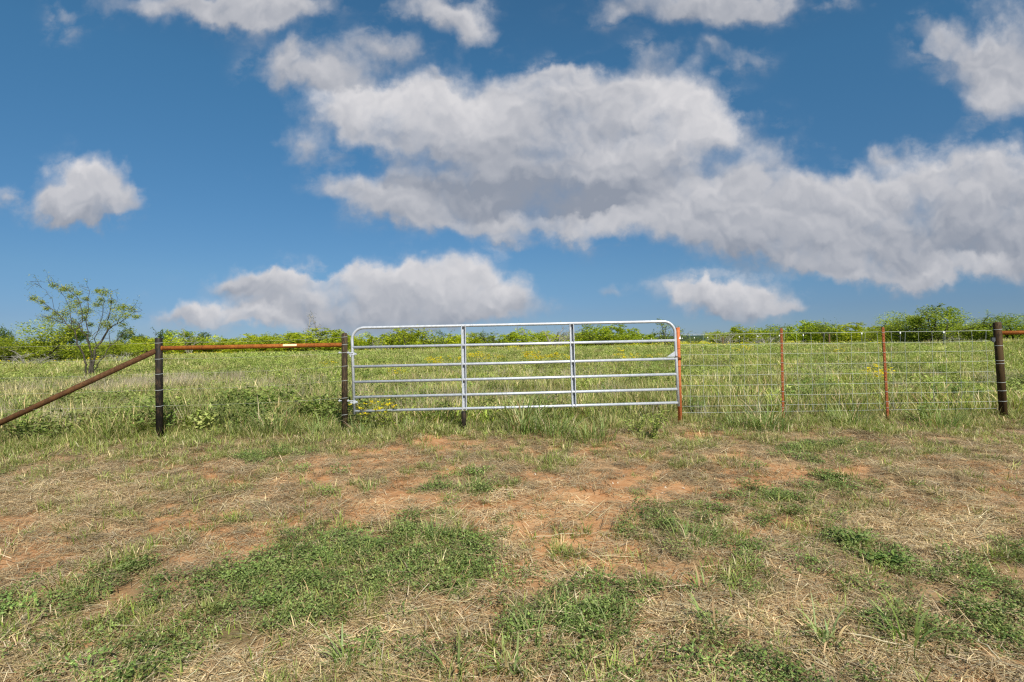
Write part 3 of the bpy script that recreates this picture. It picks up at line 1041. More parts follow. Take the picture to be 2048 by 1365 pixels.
    scatter('far_silvery_weeds', farcro, 6, pts3(xx, yy), rng.uniform(.7, 1.3, k.sum()), 'pale weeds in drifts across the far pasture', tint=rng.normal(1.0, 0.15, k.sum()).clip(.6, 1.5), tilt=0.1)
    x, y = wedge(15000, 44, 150, 54, 0.5)
    nz = fbm(x * .045 + 9, y * .11, 150, 4)
    xx, yy, k = keep(x, y, sstep(.50, .62, nz + .06 * sstep(60, 90, np.hypot(x, y))))
    scatter('far_yellow_flowers', farflw, 5, pts3(xx, yy), rng.uniform(.7, 1.3, k.sum()), 'drifts of yellow wildflowers across the far pasture', tint=rng.normal(1.0, 0.15, k.sum()).clip(.6, 1.5), tilt=0.1)


scatter_all()


# ------------------------------------------------------------------ left brace of pipes
def ring(px, py, Y, rad, lean=0.0):
    m = MB()
    c = at(px, py, Y)
    pts = []
    for k in range(17):
        a = 2 * math.pi * k / 16
        pts.append(c + Vector((math.cos(a) * rad, math.sin(a) * rad, 0.006 * math.sin(a * 1.0 + lean))))
    m.tube(pts, 0.0028, 5, cap=False)
    return m


def post_mesh(top, bot, rad, n=20, domed=False, below=0.25):
    ax = (top - bot).normalized()
    m = MB()
    pts = [bot - ax * below, top - ax * 0.004, top]
    rs = [rad, rad, rad * 0.93]
    if domed:
        pts = [bot - ax * below, top - ax * 0.03, top - ax * 0.012, top - ax * 0.003, top]
        rs = [rad, rad, rad * .82, rad * .45, rad * .12]
    m.tube(pts, rs, n)
    return m


Y1, Y2, YG, YO, YR = 7.70, 8.15, 8.17, 8.26, 8.36
root = empty('pipe_brace', at(317, 880, Y1), 'left welded fence brace of two dark pipe posts, rusty rail and slanting pipe', 'fence brace')


def local(mb, parent):
    o = parent.location
    mb.v = [(v[0] - o.x, v[1] - o.y, v[2] - o.z) for v in mb.v]
    return mb


p1t, p1b = at(317.5, 676.5, Y1), at(319.5, 881, Y1)
p2t, p2b = at(689, 666, Y2), at(689.5, 862, Y2)
po = local(post_mesh(p1t, p1b, 0.047), root).build('post', M['black_pipe'], root, True)
po['label'] = 'blackened pipe post with wire wraps'
for y in (686, 718, 748, 780, 812):
    t = (y - 677) / 204
    local(ring(317.5 + 2 * t, y, Y1, 0.0492), root).build('wire_wrap', M['wire'], po)
po2 = local(post_mesh(p2t, p2b, 0.0435, domed=True), root).build('post', M['brown_pipe'], root, True)
po2['label'] = 'brown round topped hinge post'
for y in (675, 690, 706, 733, 762, 796.5, 830):
    local(ring(689, y, Y2, 0.0455, 2), root).build('wire_wrap', M['wire'], po2)
m = MB()
a, b = at(324, 697, Y1), at(684, 690, Y2)
m.tube([a, b], 0.031, 16)
rail = local(m, root).build('rail', M['rust'], root, True)
m = MB()
t0, t1 = 0.662, 0.74
dv = (b - a)
off = Vector((0.10, -0.85, 0.35)).normalized()
pa, pb = a + dv * t0, a + dv * t1
side_ = dv.normalized().cross(off).normalized()
seg = 7
vs, fs = [], []
for k in range(seg + 1):
    for e in (pa, pb):
        an = R(-22 + 50 * k / seg)
        nrm = off * math.cos(an) + side_ * math.sin(an)
        vs.append(e + nrm * 0.0322)
fs = [(2 * k, 2 * k + 1, 2 * k + 3, 2 * k + 2) for k in range(seg)]
m.add(vs, fs)
local(m, root).build('paint_mark', M['cream'], rail)
m = MB()
c0, c1 = at(312, 702, Y1 - 0.02), at(-120, 902, 7.25)
m.tube([c0, c1], 0.038, 16)
local(m, root).build('brace_pipe', M['dark_rust'], root, True)
# weld collars
m = MB()
dn = (b - a).normalized()
m.tube([a - dn * .005, a + dn * .012], [.036, .033], 14)
local(m, root).build('weld_collar', M['rust'], root, True)

# ------------------------------------------------------------------ right brace
root = empty('pipe_brace', at(2007, 832, YR), 'right welded fence brace of leaning brown pipe post with rusty rail leaving the picture', 'fence brace')
q1t, q1b = at(1994, 645, YR), at(2007, 831, YR)
po = local(post_mesh(q1t, q1b, 0.052), root).build('post', M['olive_pipe'], root, True)
for y in (659, 691, 721, 727, 764.5, 781, 802):
    t = (y - 645) / 186
    local(ring(1994 + 13 * t, y, YR, 0.0545, 1), root).build('wire_wrap', M['wire'], po)
m = MB()
a = at(1999, 666, YR)
b = at(2330, 662, YR + .2)
m.tube([a, b], 0.03, 16)
local(m, root).build('rail', M['rust'], root, True)
q2t, q2b = at(2334, 640, YR + .2), at(2342, 830, YR + .2)
local(post_mesh(q2t, q2b, 0.05), root).build('post', M['olive_pipe'], root, True)
m = MB()
cl = at(1986, 679, YR - .01)
m.box(cl, 0.05, 0.03, 0.05)
m.box(cl + Vector((0.0, -0.01, -0.03)), 0.025, 0.02, 0.03)
local(m, root).build('wire_clamp', M['bolt'], po)

# ------------------------------------------------------------------ gate
gate = empty('farm_gate', at(709, 835, YG), 'wide galvanised tube farm gate with six bars and two uprights', 'gate')


def gp(px, py):
    return at(px, py, YG)


TUBE = 0.0205
m = MB()
pts = [gp(708.8, 829), gp(704.6, 690)]
for k in range(9):
    a = R(180 + 5 - 95 * k / 8)
    pts.append(gp(704 + 24 + 24 * math.cos(a), 680 - 24 * math.sin(a)))
pts += [gp(930, 651.7), gp(1140, 647.3)]
for k in range(9):
    a = R(91 - 96 * k / 8)
    pts.append(gp(1327 + 23 * math.cos(a), 666.5 - 23 * math.sin(a)))
pts += [gp(1352.5, 720), gp(1357, 813)]
m.tube(pts, TUBE * 1.04, 16)
local(m, gate).build('frame_tube', M['galv'], gate, True)
LR = [(695.5, 681.5), (734, 717.8), (764.8, 748.8), (795.2, 778.6), (823, 805.8)]
for i, (ya, yb) in enumerate(LR):
    m = MB()
    xl = 704.5 + 4 * (ya - 690) / 135
    xr = 1351 + 6 * (yb - 680) / 125
    m.tube([gp(xl, ya), gp((xl + xr) / 2, (ya + yb) / 2 + (0.6 if i else .3)), gp(xr, yb)], TUBE, 16)
    local(m, gate).build('bar', M['galv'], gate, True)


def upright(xt, xb, yt, yb, bars):
    """pressed channel that the bars pass through"""
    top, bot = gp(xt, yt), gp(xb, yb)
    ax = (bot - top).normalized()
    X = Vector((1, 0, 0))
    Yv = Vector((0, 1, 0))
    m = MB()
    prof = [(-0.033, -0.030), (-0.020, -0.030), (-0.020, -0.0265), (-0.0295, -0.0265), (-0.0295, 0.026), (0.0295, 0.026), (0.0295, -0.0235), (0.022, -0.0235), (0.022, -0.027), (0.033, -0.027), (0.033, 0.030), (-0.033, 0.030)]
    vs = []
    for e in (top, bot):
        for (sx, sy) in prof:
            vs.append(e + X * sx + Yv * sy)
    n = len(prof)
    fs = [(k, (k + 1) % n, n + (k + 1) % n, n + k) for k in range(n)]
    # end caps: left lip, left wall, back, right wall, right lip
    quads = [(0, 1, 2, 3), (0, 3, 4, 11), (11, 4, 5, 10), (5, 6, 9, 10), (6, 7, 8, 9)]
    fs += [q for q in quads] + [tuple(n + i for i in reversed(q)) for q in quads]
    m.add(vs, fs)
    u = local(m, gate).build('upright', M['galv'], gate)
    for by in bars:
        t = (by + 8.5 - yt) / (yb - yt)
        c = top + (bot - top) * t
        m = MB()
        m.tube([c + Vector((.016, .028, 0)), c + Vector((.016, .004, 0)), c + Vector((.016, .002, 0))], [.012, .012, .007], 6)
        m.tube([c + Vector((.016, .004, 0)), c + Vector((.016, -.008, 0))], .006, 6)
        local(m, gate).build('bolt', M['bolt'], u)


upright(927, 929.3, 650.5, 821, (652, 691, 728.8, 759.4, 789.8))
upright(1143, 1148, 646.5, 814.5, (647.5, 686, 722.9, 753.8, 784))

for (hy, xs) in ((708.5, 706.0), (804.5, 708.0)):
    h = MB()
    c = gp(xs, hy)
    pz = at(689, hy - 2, Y2)
    h.tube([pz + Vector((-.085, -.01, .006)), pz + Vector((.13, -.01, 0)), c + Vector((-.035, -.028, .0)), c + Vector((-.03, -.028, -.04))], .0075, 8)
    h.tube([pz + Vector((-.075, -.01, .006)), pz + Vector((-.062, -.01, .006))], .017, 6)
    h.tube([pz + Vector((.052, -.01, .004)), pz + Vector((.068, -.01, .004))], .018, 6)
    hg = local(h, gate).build('hinge', M['galv'], gate)
    s = MB()
    s.tube([c + Vector((0, 0, .022)), c + Vector((0, 0, -.022))], .028, 14)
    s.box(c + Vector((-.032, -.012, 0)), .036, .028, .03)
    s.box(c + Vector((.036, -.01, 0)), .04, .02, .03)
    s.tube([c + Vector((.04, -.026, 0)), c + Vector((.04, .014, 0))], .008, 6)
    local(s, gate).build('hinge_clamp', M['galv'], hg)
# chain bracket on the gate's free end
m = MB()
c = gp(1343, 713)
vs = [c + Vector((-.075, -.024, -.005)), c + Vector((.045, -.024, -.005)), c + Vector((.045, -.024, .075)),
      c + Vector((-.075, -.018, -.005)), c + Vector((.045, -.018, -.005)), c + Vector((.045, -.018, .075))]
m.add(vs, [(0, 1, 2), (5, 4, 3), (0, 3, 4, 1), (1, 4, 5, 2), (2, 5, 3, 0)])
local(m, gate).build('latch_bracket', M['galv'], gate)

# chain round the latch post
chain = empty('gate_chain', at(1352, 714, YG), 'short steel chain holding the gate against the orange post', 'chain')
m = MB()
A = at(1351, 712.5, YG - .035)
B = at(1360, 717, YO - .05)
C_ = at(1363.2, 719, YO - .02)
path = [A, A.lerp(B, .5) + Vector((0, -.012, -.006)), B, C_]
ring_pts = []
for i in range(7):
    t = i / 6 * 3
    k = min(int(t), 2)
    ring_pts.append(path[k].lerp(path[k + 1], t - k))
for i in range(6):
    p, q = ring_pts[i], ring_pts[i + 1]
    d = (q - p)
    L = d.length
    d.normalize()
    s = d.cross(Vector((0, 1, 0) if i % 2 else (0, 0.3, 1))).normalized()
    lp = []
    for k in range(11):
        an = 2 * math.pi * k / 10
        lp.append((p + q) / 2 + d * math.cos(an) * L * .62 + s * math.sin(an) * 0.0095)
    m.tube(lp, .0032, 5, cap=False)
local(m, chain).build('links', M['dark_rust'], chain)
m = MB()
cpt = []
oc = at(1358.5, 717, YO)
for k in range(15):
    a = 2 * math.pi * (k / 14)
    cpt.append(oc + Vector((math.cos(a) * .037, math.sin(a) * .037, -.004 + .004 * math.sin(a))))
m.tube(cpt, .0045, 6, cap=False)
local(m, chain).build('loop', M['dark_rust'], chain)

# stub under the gate
root = empty('stub_post', at(927.5, 838, YG + .02), 'short dark steel stub post standing under the gate upright', 'post')
m = MB()
t_, b_ = at(927.2, 823, YG + .02), at(927.8, 839, YG + .02)
m.tube([b_ - Vector((0, 0, .2)), t_ + Vector((0, 0, -.004)), t_], [.036, .036, .033], 14)
local(m, root).build('post_body', M['black_pipe'], root, True)

# ------------------------------------------------------------------ orange latch post and T posts
root = empty('latch_post', at(1359.5, 838, YO), 'bright orange round steel post where the gate latches', 'post')
m = post_mesh(at(1355.3, 655.5, YO), at(1360.3, 838, YO), 0.0305)
lp = local(m, root).build('post_body', M['orange'], root, True)
m = MB()
wc = at(1358.2, 676, YO) + Vector((0.004, -.0315, 0))
m.add([wc + Vector((-.014, 0, -.015)), wc + Vector((.014, 0.003, -.015)), wc + Vector((.002, 0, .03))], [(0, 1, 2)])
m.add([wc + Vector((-.016, -.0005, -.019)), wc + Vector((.016, 0.003, -.019)), wc + Vector((.016, 0.003, -.010)), wc + Vector((-.016, -.0005, -.010))], [(0, 1, 2, 3)])
local(m, root).build('white_tag', M['white'], root)
for y in (697, 732, 773, 793, 813):
    t = (y - 655) / 183
    local(ring(1355.5 + 5 * t, y, YO, 0.0325, .5), root).build('wire_wrap', M['rust'], lp)


def t_post(xt, yt, xb, yb, Y, label, group):
    root = empty('t_post', at(xb, yb, Y), label, 'fence post', group)
    top, bot = at(xt, yt, Y), at(xb, yb, Y)
    ax = (top - bot).normalized()
    X = Vector((1, 0, 0))
    Yv = Vector((0, 1, 0))
    prof = [(-.0175, -.004), (.0175, -.004), (.0175, 0), (.004, .002), (.0035, .034), (-.0035, .034), (-.004, .002), (-.0175, 0)]
    vs = []
    for e in (bot - ax * .25, top):
        for (sx, sy) in prof:
            vs.append(e + X * sx + Yv * sy)
    n = len(prof)
    m = MB()
    m.add(vs, [(k, (k + 1) % n, n + (k + 1) % n, n + k) for k in range(n)] + [tuple(n + i for i in range(n))])
    b = local(m, root).build('post_body', M['redpost'], root)
    m = MB()
    H = (top - bot).length
    k = 0
    z = 0.08
    while z < H - .02:
        m.box(bot + ax * z + Yv * -.0065, .013, .007, .016)
        z += .052
    local(m, root).build('studs', M['redpost'], root)['kind'] = 'stuff'
    m = MB()
    for t in (.06, .17, .28, .39, .49, .61, .72, .83, .9):
        c = top.lerp(bot, t)
        m.tube([c + X * -.021 + Yv * .004, c + X * -.02 - Yv * .009, c + X * .02 - Yv * .009, c + X * .021 + Yv * .004], .0022, 5)
    local(m, root).build('wire_clips', M['wire'], root)['kind'] = 'stuff'
    return root


t_post(1562.8, 657, 1566.6, 833, 8.27, 'rusty red T post near the middle of the square wire fence', 'red T posts of the wire fence')
t_post(1766, 655, 1776, 834, 8.31, 'leaning rusty red T post on the right side of the square wire fence', 'red T posts of the wire fence')

# ------------------------------------------------------------------ square wire fence on the right
wf = empty('wire_fence', at(1660, 834, 8.32), 'square mesh wire fence stretched between orange post and right brown post', 'fence')
LY = [669, 690, 710.5, 731, 751, 772, 792.5, 813, 826]
RY = [661, 682, 702, 722, 743, 764, 782, 803, 817]


def wf_pt(px, k):
    """point on line wire k (fractional) at pixel column px"""
    t = (px - 1362) / (1996 - 1362)
    k0 = int(min(k, 7))
    ly = LY[k0] + (LY[k0 + 1] - LY[k0]) * (k - k0)
    ry = RY[k0] + (RY[k0 + 1] - RY[k0]) * (k - k0)
    sag = 1.6 * math.sin(math.pi * ((t * 3.1) % 1.0)) * (0.5 + 0.5 * math.sin(k * 2.3))
    return at(px, ly + (ry - ly) * t + sag, 8.30 + .09 * t + .004 * math.sin(px * .05 + k))


for k in range(9):
    m = MB()
    m.tube([wf_pt(1361 + (1997 + k * 1.4 - 1361) * i / 24, k) for i in range(25)], 0.0019 if k else .0023, 5)
    local(m, wf).build('line_wire', M['wire'], wf)
for j in range(23):
    m = MB()
    x0 = 1379.7 + 26.85 * j
    ln = 2.5 + 4.5 * j / 22
    jig = rnd.uniform(-1, 1)
    m.tube([wf_pt(x0 + ln * k / 8 + jig + (1.1 * math.sin(k * 1.7 + j * 2.1)), k) + Vector((0, -.003, 0)) for k in range(9)], 0.0016, 5)
    local(m, wf).build('stay_wire', M['wire'], wf)

# smooth wires on the left
lf = empty('wire_fence', at(317, 885, Y1 + .05), 'five thin smooth wires running along the left pipe brace', 'fence')
for (y0, y1, y2) in ((693, 686, 675), (723, 718, 706), (755, 748, 733), (787, 780, 762), (818, 812, 796.5)):
    m = MB()
    pts = [at(-260, y0 + 4, Y1 - .75 + .05), at(317.5, y1, Y1 + .05), at(689, y2, Y2 + .046)]
    full = []
    for i in range(2):
        for k in range(8):
            t = k / 8
            full.append(pts[i].lerp(pts[i + 1], t) - Vector((0, 0, .02 * math.sin(math.pi * t))))
    full.append(pts[2])
    m.tube(full, .0011, 5)
    local(m, lf).build('line_wire', M['old_wire'], lf)


# ------------------------------------------------------------------ far T posts across the pasture
def far_post(px, wood, label, group):
    Y = 37.0 * 1050 / (px - 838)
    base = on_ground(px, Y)
    root = empty('fence_post' if wood else 't_post', base, label, 'fence post', group)
    if wood:
        m = MB()
        m.tube([(0, 0, -.2), (0, 0, 1.22), (0, 0, 1.27)], [.075, .07, .055], 10)
        m.build('post_body', M['wood'], root)
    else:
        m = MB()
        m.box((0, 0, .55), .045, .02, 1.5)
        m.box((0, .022, .55), .012, .03, 1.5)
        m.build('post_body', M['green_post'], root)
        m = MB()
        m.box((0, 0.008, 1.25), .075, .075, .14)
        m.build('cap', M['white'], root)
    return root


ordn = ['nearest', 'second', 'third', 'fourth', 'fifth', 'sixth', 'seventh', 'eighth', 'ninth', 'tenth', 'eleventh', 'twelfth', 'thirteenth', 'fourteenth', 'fifteenth']
tp = [1888, 1801, 1724, 1607, 1559, 1516, 1479, 1416, 1389, 1365, 1323, 1303, 1285.5, 1270, 1255]
for i, px in enumerate(tp):
    nm = 'white capped steel post crossing the far pasture, ' + (('the nearest and rightmost one') if i == 0 else (ordn[i] + ' one counted from the right'))
    far_post(px, False, nm, 'white capped posts across the pasture')
far_post(1659, True, 'brown wooden post in the far fence line right of the first red T post', 'wooden posts across the pasture')
far_post(1446, True, 'brown wooden post in the far fence line left of the first red T post', 'wooden posts across the pasture')


# ------------------------------------------------------------------ bushes and trees of the pasture's edge
def limb(m, p, d, L, r0, r1, r, n=5, wob=0.25, sides=6, droop=0.0):
    pts = [Vector(p)]
    d = Vector(d).normalized()
    for i in range(n):
        d = (d + Vector((r.uniform(-wob, wob), r.uniform(-wob, wob), r.uniform(-wob, wob) - droop))).normalized()
        pts.append(pts[-1] + d * (L / n))
    m.tube(pts, [r0 + (r1 - r0) * i / n for i in range(n + 1)], sides)
    return pts


def make_bush(seed, style):
    """unit bush: height 1, width about 1; returns trunk mesh and crown mesh"""
    r = random.Random(seed)
    tr, cr = MB(), MB()
    tips = []
    if style == 'dense':
        ns, nleaf, lf_, th = r.randint(5, 8), 4600, (0.050, 0.027), .9
    elif style == 'big':
        ns, nleaf, lf_, th = r.randint(6, 8), 11000, (0.028, 0.014), .8
    elif style == 'sparse':
        ns, nleaf, lf_, th = r.randint(5, 7), 1100, (0.044, 0.022), .9
    elif style == 'twig':
        ns, nleaf, lf_, th = r.randint(8, 11), 220, (0.034, 0.016), 1.0
    else:                                   # round dark oak
        ns, nleaf, lf_, th = r.randint(4, 6), 3600, (0.046, 0.030), .8
    lobes = []
    nl = r.randint(5, 8)
    for i in range(nl):
        a = 2 * math.pi * i / nl + r.uniform(-.4, .4)
        q = r.uniform(.16, .34)
        lobes.append((Vector((q * math.cos(a), q * math.sin(a), r.uniform(.22, .74))), r.uniform(.11, .27)))
    lobes.append((Vector((r.uniform(-.1, .1), r.uniform(-.1, .1), r.uniform(.70, .78))), r.uniform(.18, .24)))
    if style == 'oak':
        lobes.append((Vector((0, 0, .55)), .34))
    for i in range(ns):
        a = 2 * math.pi * i / ns + r.uniform(-.5, .5)
        lo = lobes[i % len(lobes)][0]
        d = lo.normalized() + Vector((.25 * math.cos(a), .25 * math.sin(a), .2))
        pts = limb(tr, (.03 * math.cos(a), .03 * math.sin(a), -.03), d, r.uniform(.5, .8), .016 * th, .006, r, 6, .22)
        for k in range(5):
            b0 = pts[r.randint(2, 6)]
            dd = Vector((r.uniform(-1, 1), r.uniform(-1, 1), r.uniform(.0, 1.0)))
            q = limb(tr, b0, dd, r.uniform(.15, .36), .006, .0022, r, 4, .3, 4)
            tips += q[2:]
            for kk in range(3):
                e = limb(tr, q[r.randint(1, 4)], Vector((r.uniform(-1, 1), r.uniform(-1, 1), r.uniform(-.2, 1.0))), r.uniform(.08, .22), .0028, .0012, r, 3, .3, 3)
                tips += e[1:]
    if style == 'big':
        base = [(0.40, 0.44, 0.034), (0.33, 0.39, 0.030), (0.47, 0.49, 0.045), (0.26, 0.32, 0.027), (0.19, 0.25, 0.025)]
    elif style == 'dense':
        base = [(0.46, 0.49, 0.024), (0.40, 0.45, 0.024), (0.54, 0.54, 0.030), (0.31, 0.37, 0.024), (0.24, 0.30, 0.024)]
    elif style == 'oak':
        base = [(0.10, 0.15, 0.03), (0.13, 0.18, 0.035), (0.075, 0.11, 0.027)]
    elif style == 'sparse':
        base = [(0.22, 0.28, 0.045), (0.28, 0.33, 0.055), (0.17, 0.22, 0.035)]
    else:
        base = [(0.26, 0.29, 0.09), (0.28, 0.28, 0.12)]
    lobecol = [1 + r.uniform(-.22, .22) for _ in lobes]
    for i in range(nleaf):
        if r.random() < (.30 if style in ('dense', 'oak', 'big') else .93):
            c = r.choice(tips) + Vector((r.gauss(0, .028), r.gauss(0, .028), r.gauss(0, .024)))
            lk = 1.0
        else:
            k = r.randrange(len(lobes))
            lo, lr = lobes[k]
            v = Vector((r.gauss(0, 1), r.gauss(0, 1), r.gauss(0, 1))).normalized()
            c = lo + v * lr * (r.random() ** .35) * (1 + .45 * mnoise.noise(v * 2.3 + lo * 9))
            lk = lobecol[k]
            if mnoise.noise(Vector((c.x * 7 + seed, c.y * 7, c.z * 7))) < -.10:
                continue
        if c.z < .06:
            continue
        col = jit(r.choice(base), r, .22)
        col = tuple(x * lk for x in col)
        cr.card(c, r.uniform(0, 6.283), r.uniform(-.9, .6), lf_[0] * r.uniform(.6, 1.4), lf_[1] * r.uniform(.7, 1.3), col, r.uniform(0, 3.14))
    return tr.mesh('trunk'), cr.mesh('crown')


BUSH = {}
for st, n in (('dense', 6), ('big', 4), ('sparse', 4), ('twig', 3), ('oak', 3)):
    BUSH[st] = [make_bush(1000 + 37 * i + len(st) * 11, st) for i in range(n)]
    for a, b in BUSH[st]:
        a.materials.append(M['grey_bark'] if st == 'twig' else M['bark'])
        b.materials.append(M['leaf'])
bush_i = {'big': 0, 'dense': 0, 'sparse': 0, 'twig': 0, 'oak': 0}
KINDNAME = {'big': ('mesquite_bush', 'bush'), 'dense': ('mesquite_bush', 'bush'), 'sparse': ('mesquite_sapling', 'tree'), 'twig': ('bare_brush', 'bush'), 'oak': ('oak_tree', 'tree')}


def bush(px, topy, wpx, Y, st, label, group=None, deep=1.0):
    base = on_ground(px, Y)
    top = at(px, topy, Y)
    H = max(top.z - base.z, .4) / (0.94 if st in ('dense', 'oak', 'big') else 1.0)
    W = wpx / F * Y / .86
    k = bush_i[st] % len(BUSH[st])
    bush_i[st] += 1
    nm, cat = KINDNAME[st]
    root = empty(nm, base, label, cat, group)
    root.rotation_euler.z = rnd.uniform(0, 6.283)
    root.scale = (W, W * deep, H)
    link('trunk', BUSH[st][k][0], None, root)
    link('crown', BUSH[st][k][1], None, root)
    return root


BUSHES = [
    # far left
    (6, 656, 46, 100, 'oak', 'small dark tree on the skyline at the extreme left edge'),
    (28, 672, 110, 36, 'big', 'low olive bush at the left edge, left of the tall bush'),
    (92, 641, 130, 37, 'big', 'tall rounded olive bush behind the thin tree, highest at its left'),
    (150, 655, 90, 44, 'oak', 'dark green bush tucked between tall olive bush and thin tree'),
    (62, 690, 80, 33, 'twig', 'grey leafless brush at the foot of the tall olive bush'),
    (150, 688, 110, 38, 'big', 'olive bush filling the gap just left of the thin tree trunk'),
    (225, 680, 110, 42, 'big', 'olive bush directly behind the stems of the thin tree'),
    (232, 700, 60, 36, 'twig', 'grey twiggy brush behind the upper slanting pipe'),
    (262, 656, 52, 95, 'oak', 'dark round tree on the skyline right of the thin tree'),
    (285, 672, 80, 60, 'dense', 'yellow green bush behind the top of the slanting pipe'),
    (328, 660, 36, 110, 'oak', 'small dark dome of a tree above the black pipe post'),
    (372, 660, 70, 75, 'dense', 'yellow green bush with bare sprig just right of the black post'),
    (378, 652, 40, 74, 'twig', 'bare sprig sticking up above yellow bush near black post'),
    (330, 672, 60, 70, 'dense', 'yellow green bush rising behind the black pipe post'),
    (412, 664, 44, 120, 'oak', 'dark tree low on the skyline above the middle of the rusty rail'),
    (432, 670, 76, 80, 'dense', 'yellow green bush above the left half of the rusty rail'),
    (490, 667, 80, 85, 'dense', 'yellow green bush above the middle of the rusty rail'),
    (548, 668, 80, 82, 'dense', 'yellow green bush left of the pair of dead snags'),
    (632, 656, 110, 68, 'dense', 'big mounded yellow green bush under the pair of dead snags'),
    (585, 664, 70, 74, 'dense', 'yellow green bush at left shoulder of the big mounded bush'),
    (676, 660, 50, 72, 'dense', 'small yellow green bush right behind the brown hinge post'),
    # gate bay
    (733, 664, 56, 70, 'dense', 'yellow green bush in the top left corner of the gate'),
    (764, 668, 46, 64, 'twig', 'grey twiggy brush behind the left end of the gate'),
    (790, 656, 80, 66, 'dense', 'yellow green bush left of the one on a short trunk, behind gate'),
    (828, 656, 76, 62, 'dense', 'bushy mesquite on a short dark trunk behind the gate, left bay'),
    (878, 653, 46, 70, 'sparse', 'airy blue green sapling behind gate just left of left upright'),
    (902, 668, 60, 80, 'dense', 'low yellow green bush behind the left gate upright'),
    (946, 664, 46, 82, 'dense', 'low bush just right of the left gate upright'),
    (984, 652, 50, 80, 'sparse', 'airy sapling with thin top in the middle bay of the gate'),
    (1004, 668, 66, 84, 'dense', 'low yellow green bush in the middle bay under the airy sapling'),
    (1045, 655, 84, 72, 'dense', 'dense yellow green bush in the centre bay of the gate'),
    (1045, 640, 36, 74, 'twig', 'bare grey sprig poking above the gate top over the dense centre bush'),
    (1112, 641, 74, 70, 'twig', 'pale leafless brush behind gate left of right upright'),
    (1092, 664, 70, 78, 'dense', 'low yellow green bush at the foot of the pale leafless brush'),
    (1186, 650, 84, 74, 'dense', 'wide bright yellow green bush just right of the right upright'),
    (1240, 648, 74, 76, 'dense', 'bright yellow green bush on a dark trunk in the right gate bay'),
    (1160, 664, 50, 84, 'dense', 'small yellow green bush right behind the right gate upright'),
    (1336, 634, 74, 56, 'sparse', 'airy sapling behind the gate corner and orange post'),
    # right of the gate
    (1391, 664, 36, 90, 'sparse', 'small thin sapling just right of the orange post'),
    (1426, 657, 30, 92, 'twig', 'tiny bare sprig on the skyline right of the orange post'),
    (1474, 650, 56, 74, 'dense', 'round yellow green bush at the left end of the right thicket'),
    (1508, 653, 46, 74, 'dense', 'small yellow green bush second from left in right thicket'),
    (1448, 660, 56, 72, 'twig', 'grey brush at the left end of the right thicket'),
    (1530, 664, 66, 60, 'twig', 'brown grey brush left of the first red T post'),
    (1556, 642, 54, 70, 'sparse', 'airy sapling rising behind the first red T post'),
    (1606, 640, 78, 66, 'dense', 'olive bush just right of the first red T post'),
    (1640, 646, 66, 64, 'dense', 'olive bush between the two airy saplings of the right thicket'),
    (1664, 632, 50, 62, 'sparse', 'tall airy sapling halfway between the two red T posts'),
    (1716, 645, 76, 60, 'dense', 'olive bush left of the second red T post'),
    (1752, 652, 60, 54, 'big', 'low olive bush behind the second red T post'),
    (1796, 625, 84, 47, 'big', 'left half of the large green mesquite clump, right of second T post'),
    (1850, 610, 130, 44, 'big', 'largest green mesquite on the right, topping the skyline'),
    (1850, 604, 110, 45, 'sparse', 'thin shoots topping the largest mesquite on the right'),
    (1905, 632, 66, 50, 'sparse', 'airy sapling at the right shoulder of the largest mesquite'),
    (1948, 640, 80, 48, 'big', 'olive bush left of the leaning brown post'),
    (2016, 628, 130, 46, 'big', 'broad rounded green bush behind the leaning brown post'),
    (1910, 662, 110, 44, 'twig', 'grey brush under the bushes left of the leaning brown post'),
    (2120, 640, 140, 46, 'big', 'green bush cut off by the right edge of the picture'),
    (-70, 668, 150, 38, 'big', 'olive bush beyond the left edge of the picture'),
]
for b in BUSHES:
    bush(*b)


# continuous low scrub behind and between the separate bushes
def far_scrub():
    x, y = wedge(520, 84, 150, 54, 0.5)
    nz = fbm(x * .04, y * .04, 180, 3)
    ang = np.degrees(np.arctan2(x, y))
    d = sstep(.30, .46, nz) * np.where((ang > 14.5) & (ang < 20.5), .12, 1.0)
    xx, yy, k = keep(x, y, d)
    coll = bpy.data.collections.new('scrub')
    for i in range(6):
        coll.objects.link(bpy.data.objects.new('scrub_%02d' % i, BUSH['dense'][i][1]))
    P = pts3(xx, yy)
    scatter('far_scrub', coll, 6, P, rng.uniform(3.2, 5.6, k.sum()), 'continuous feathery yellow green scrub along the far edge of the pasture', tilt=0.03, zs=rng.uniform(.42, .62, k.sum()), zoff=-.15)


far_scrub()


# two dead snags above the big mounded bush
def snag(px, topy, Y, seed, label):
    base = on_ground(px, Y)
    H = at(px, topy, Y).z - base.z
    root = empty('dead_snag', base, label, 'dead tree', 'dead snags on the skyline')
    r = random.Random(seed)
    tr = MB()
    pts = limb(tr, (0, 0, -.1), (r.uniform(-.15, .15), 0, 1), H * .92, .07, .03, r, 8, .12, 6)
    lf_ = MB()
    for k in range(16):
        b0 = pts[r.randint(3, 8)]
        q = limb(tr, b0, (r.uniform(-1, 1), r.uniform(-1, 1), r.uniform(.1, 1)), r.uniform(.4, 1.1), .028, .010, r, 5, .4, 4)
        for kk in range(3):
            e = limb(tr, q[r.randint(1, 5)], (r.uniform(-1, 1), r.uniform(-1, 1), r.uniform(-.3, 1)), r.uniform(.2, .5), .013, .006, r, 3, .4, 3)
            if r.random() < .5:
                for z in range(5):
                    lf_.card(e[-1] + Vector((r.gauss(0, .1), r.gauss(0, .1), r.gauss(0, .1))), r.uniform(0, 6.28), r.uniform(-1, 1), .11, .06, (.07, .085, .05), r.uniform(0, 3))
    tr.build('trunk', M['grey_bark'], root)
    lf_.build('dry_leaves', M['leaf'], root)


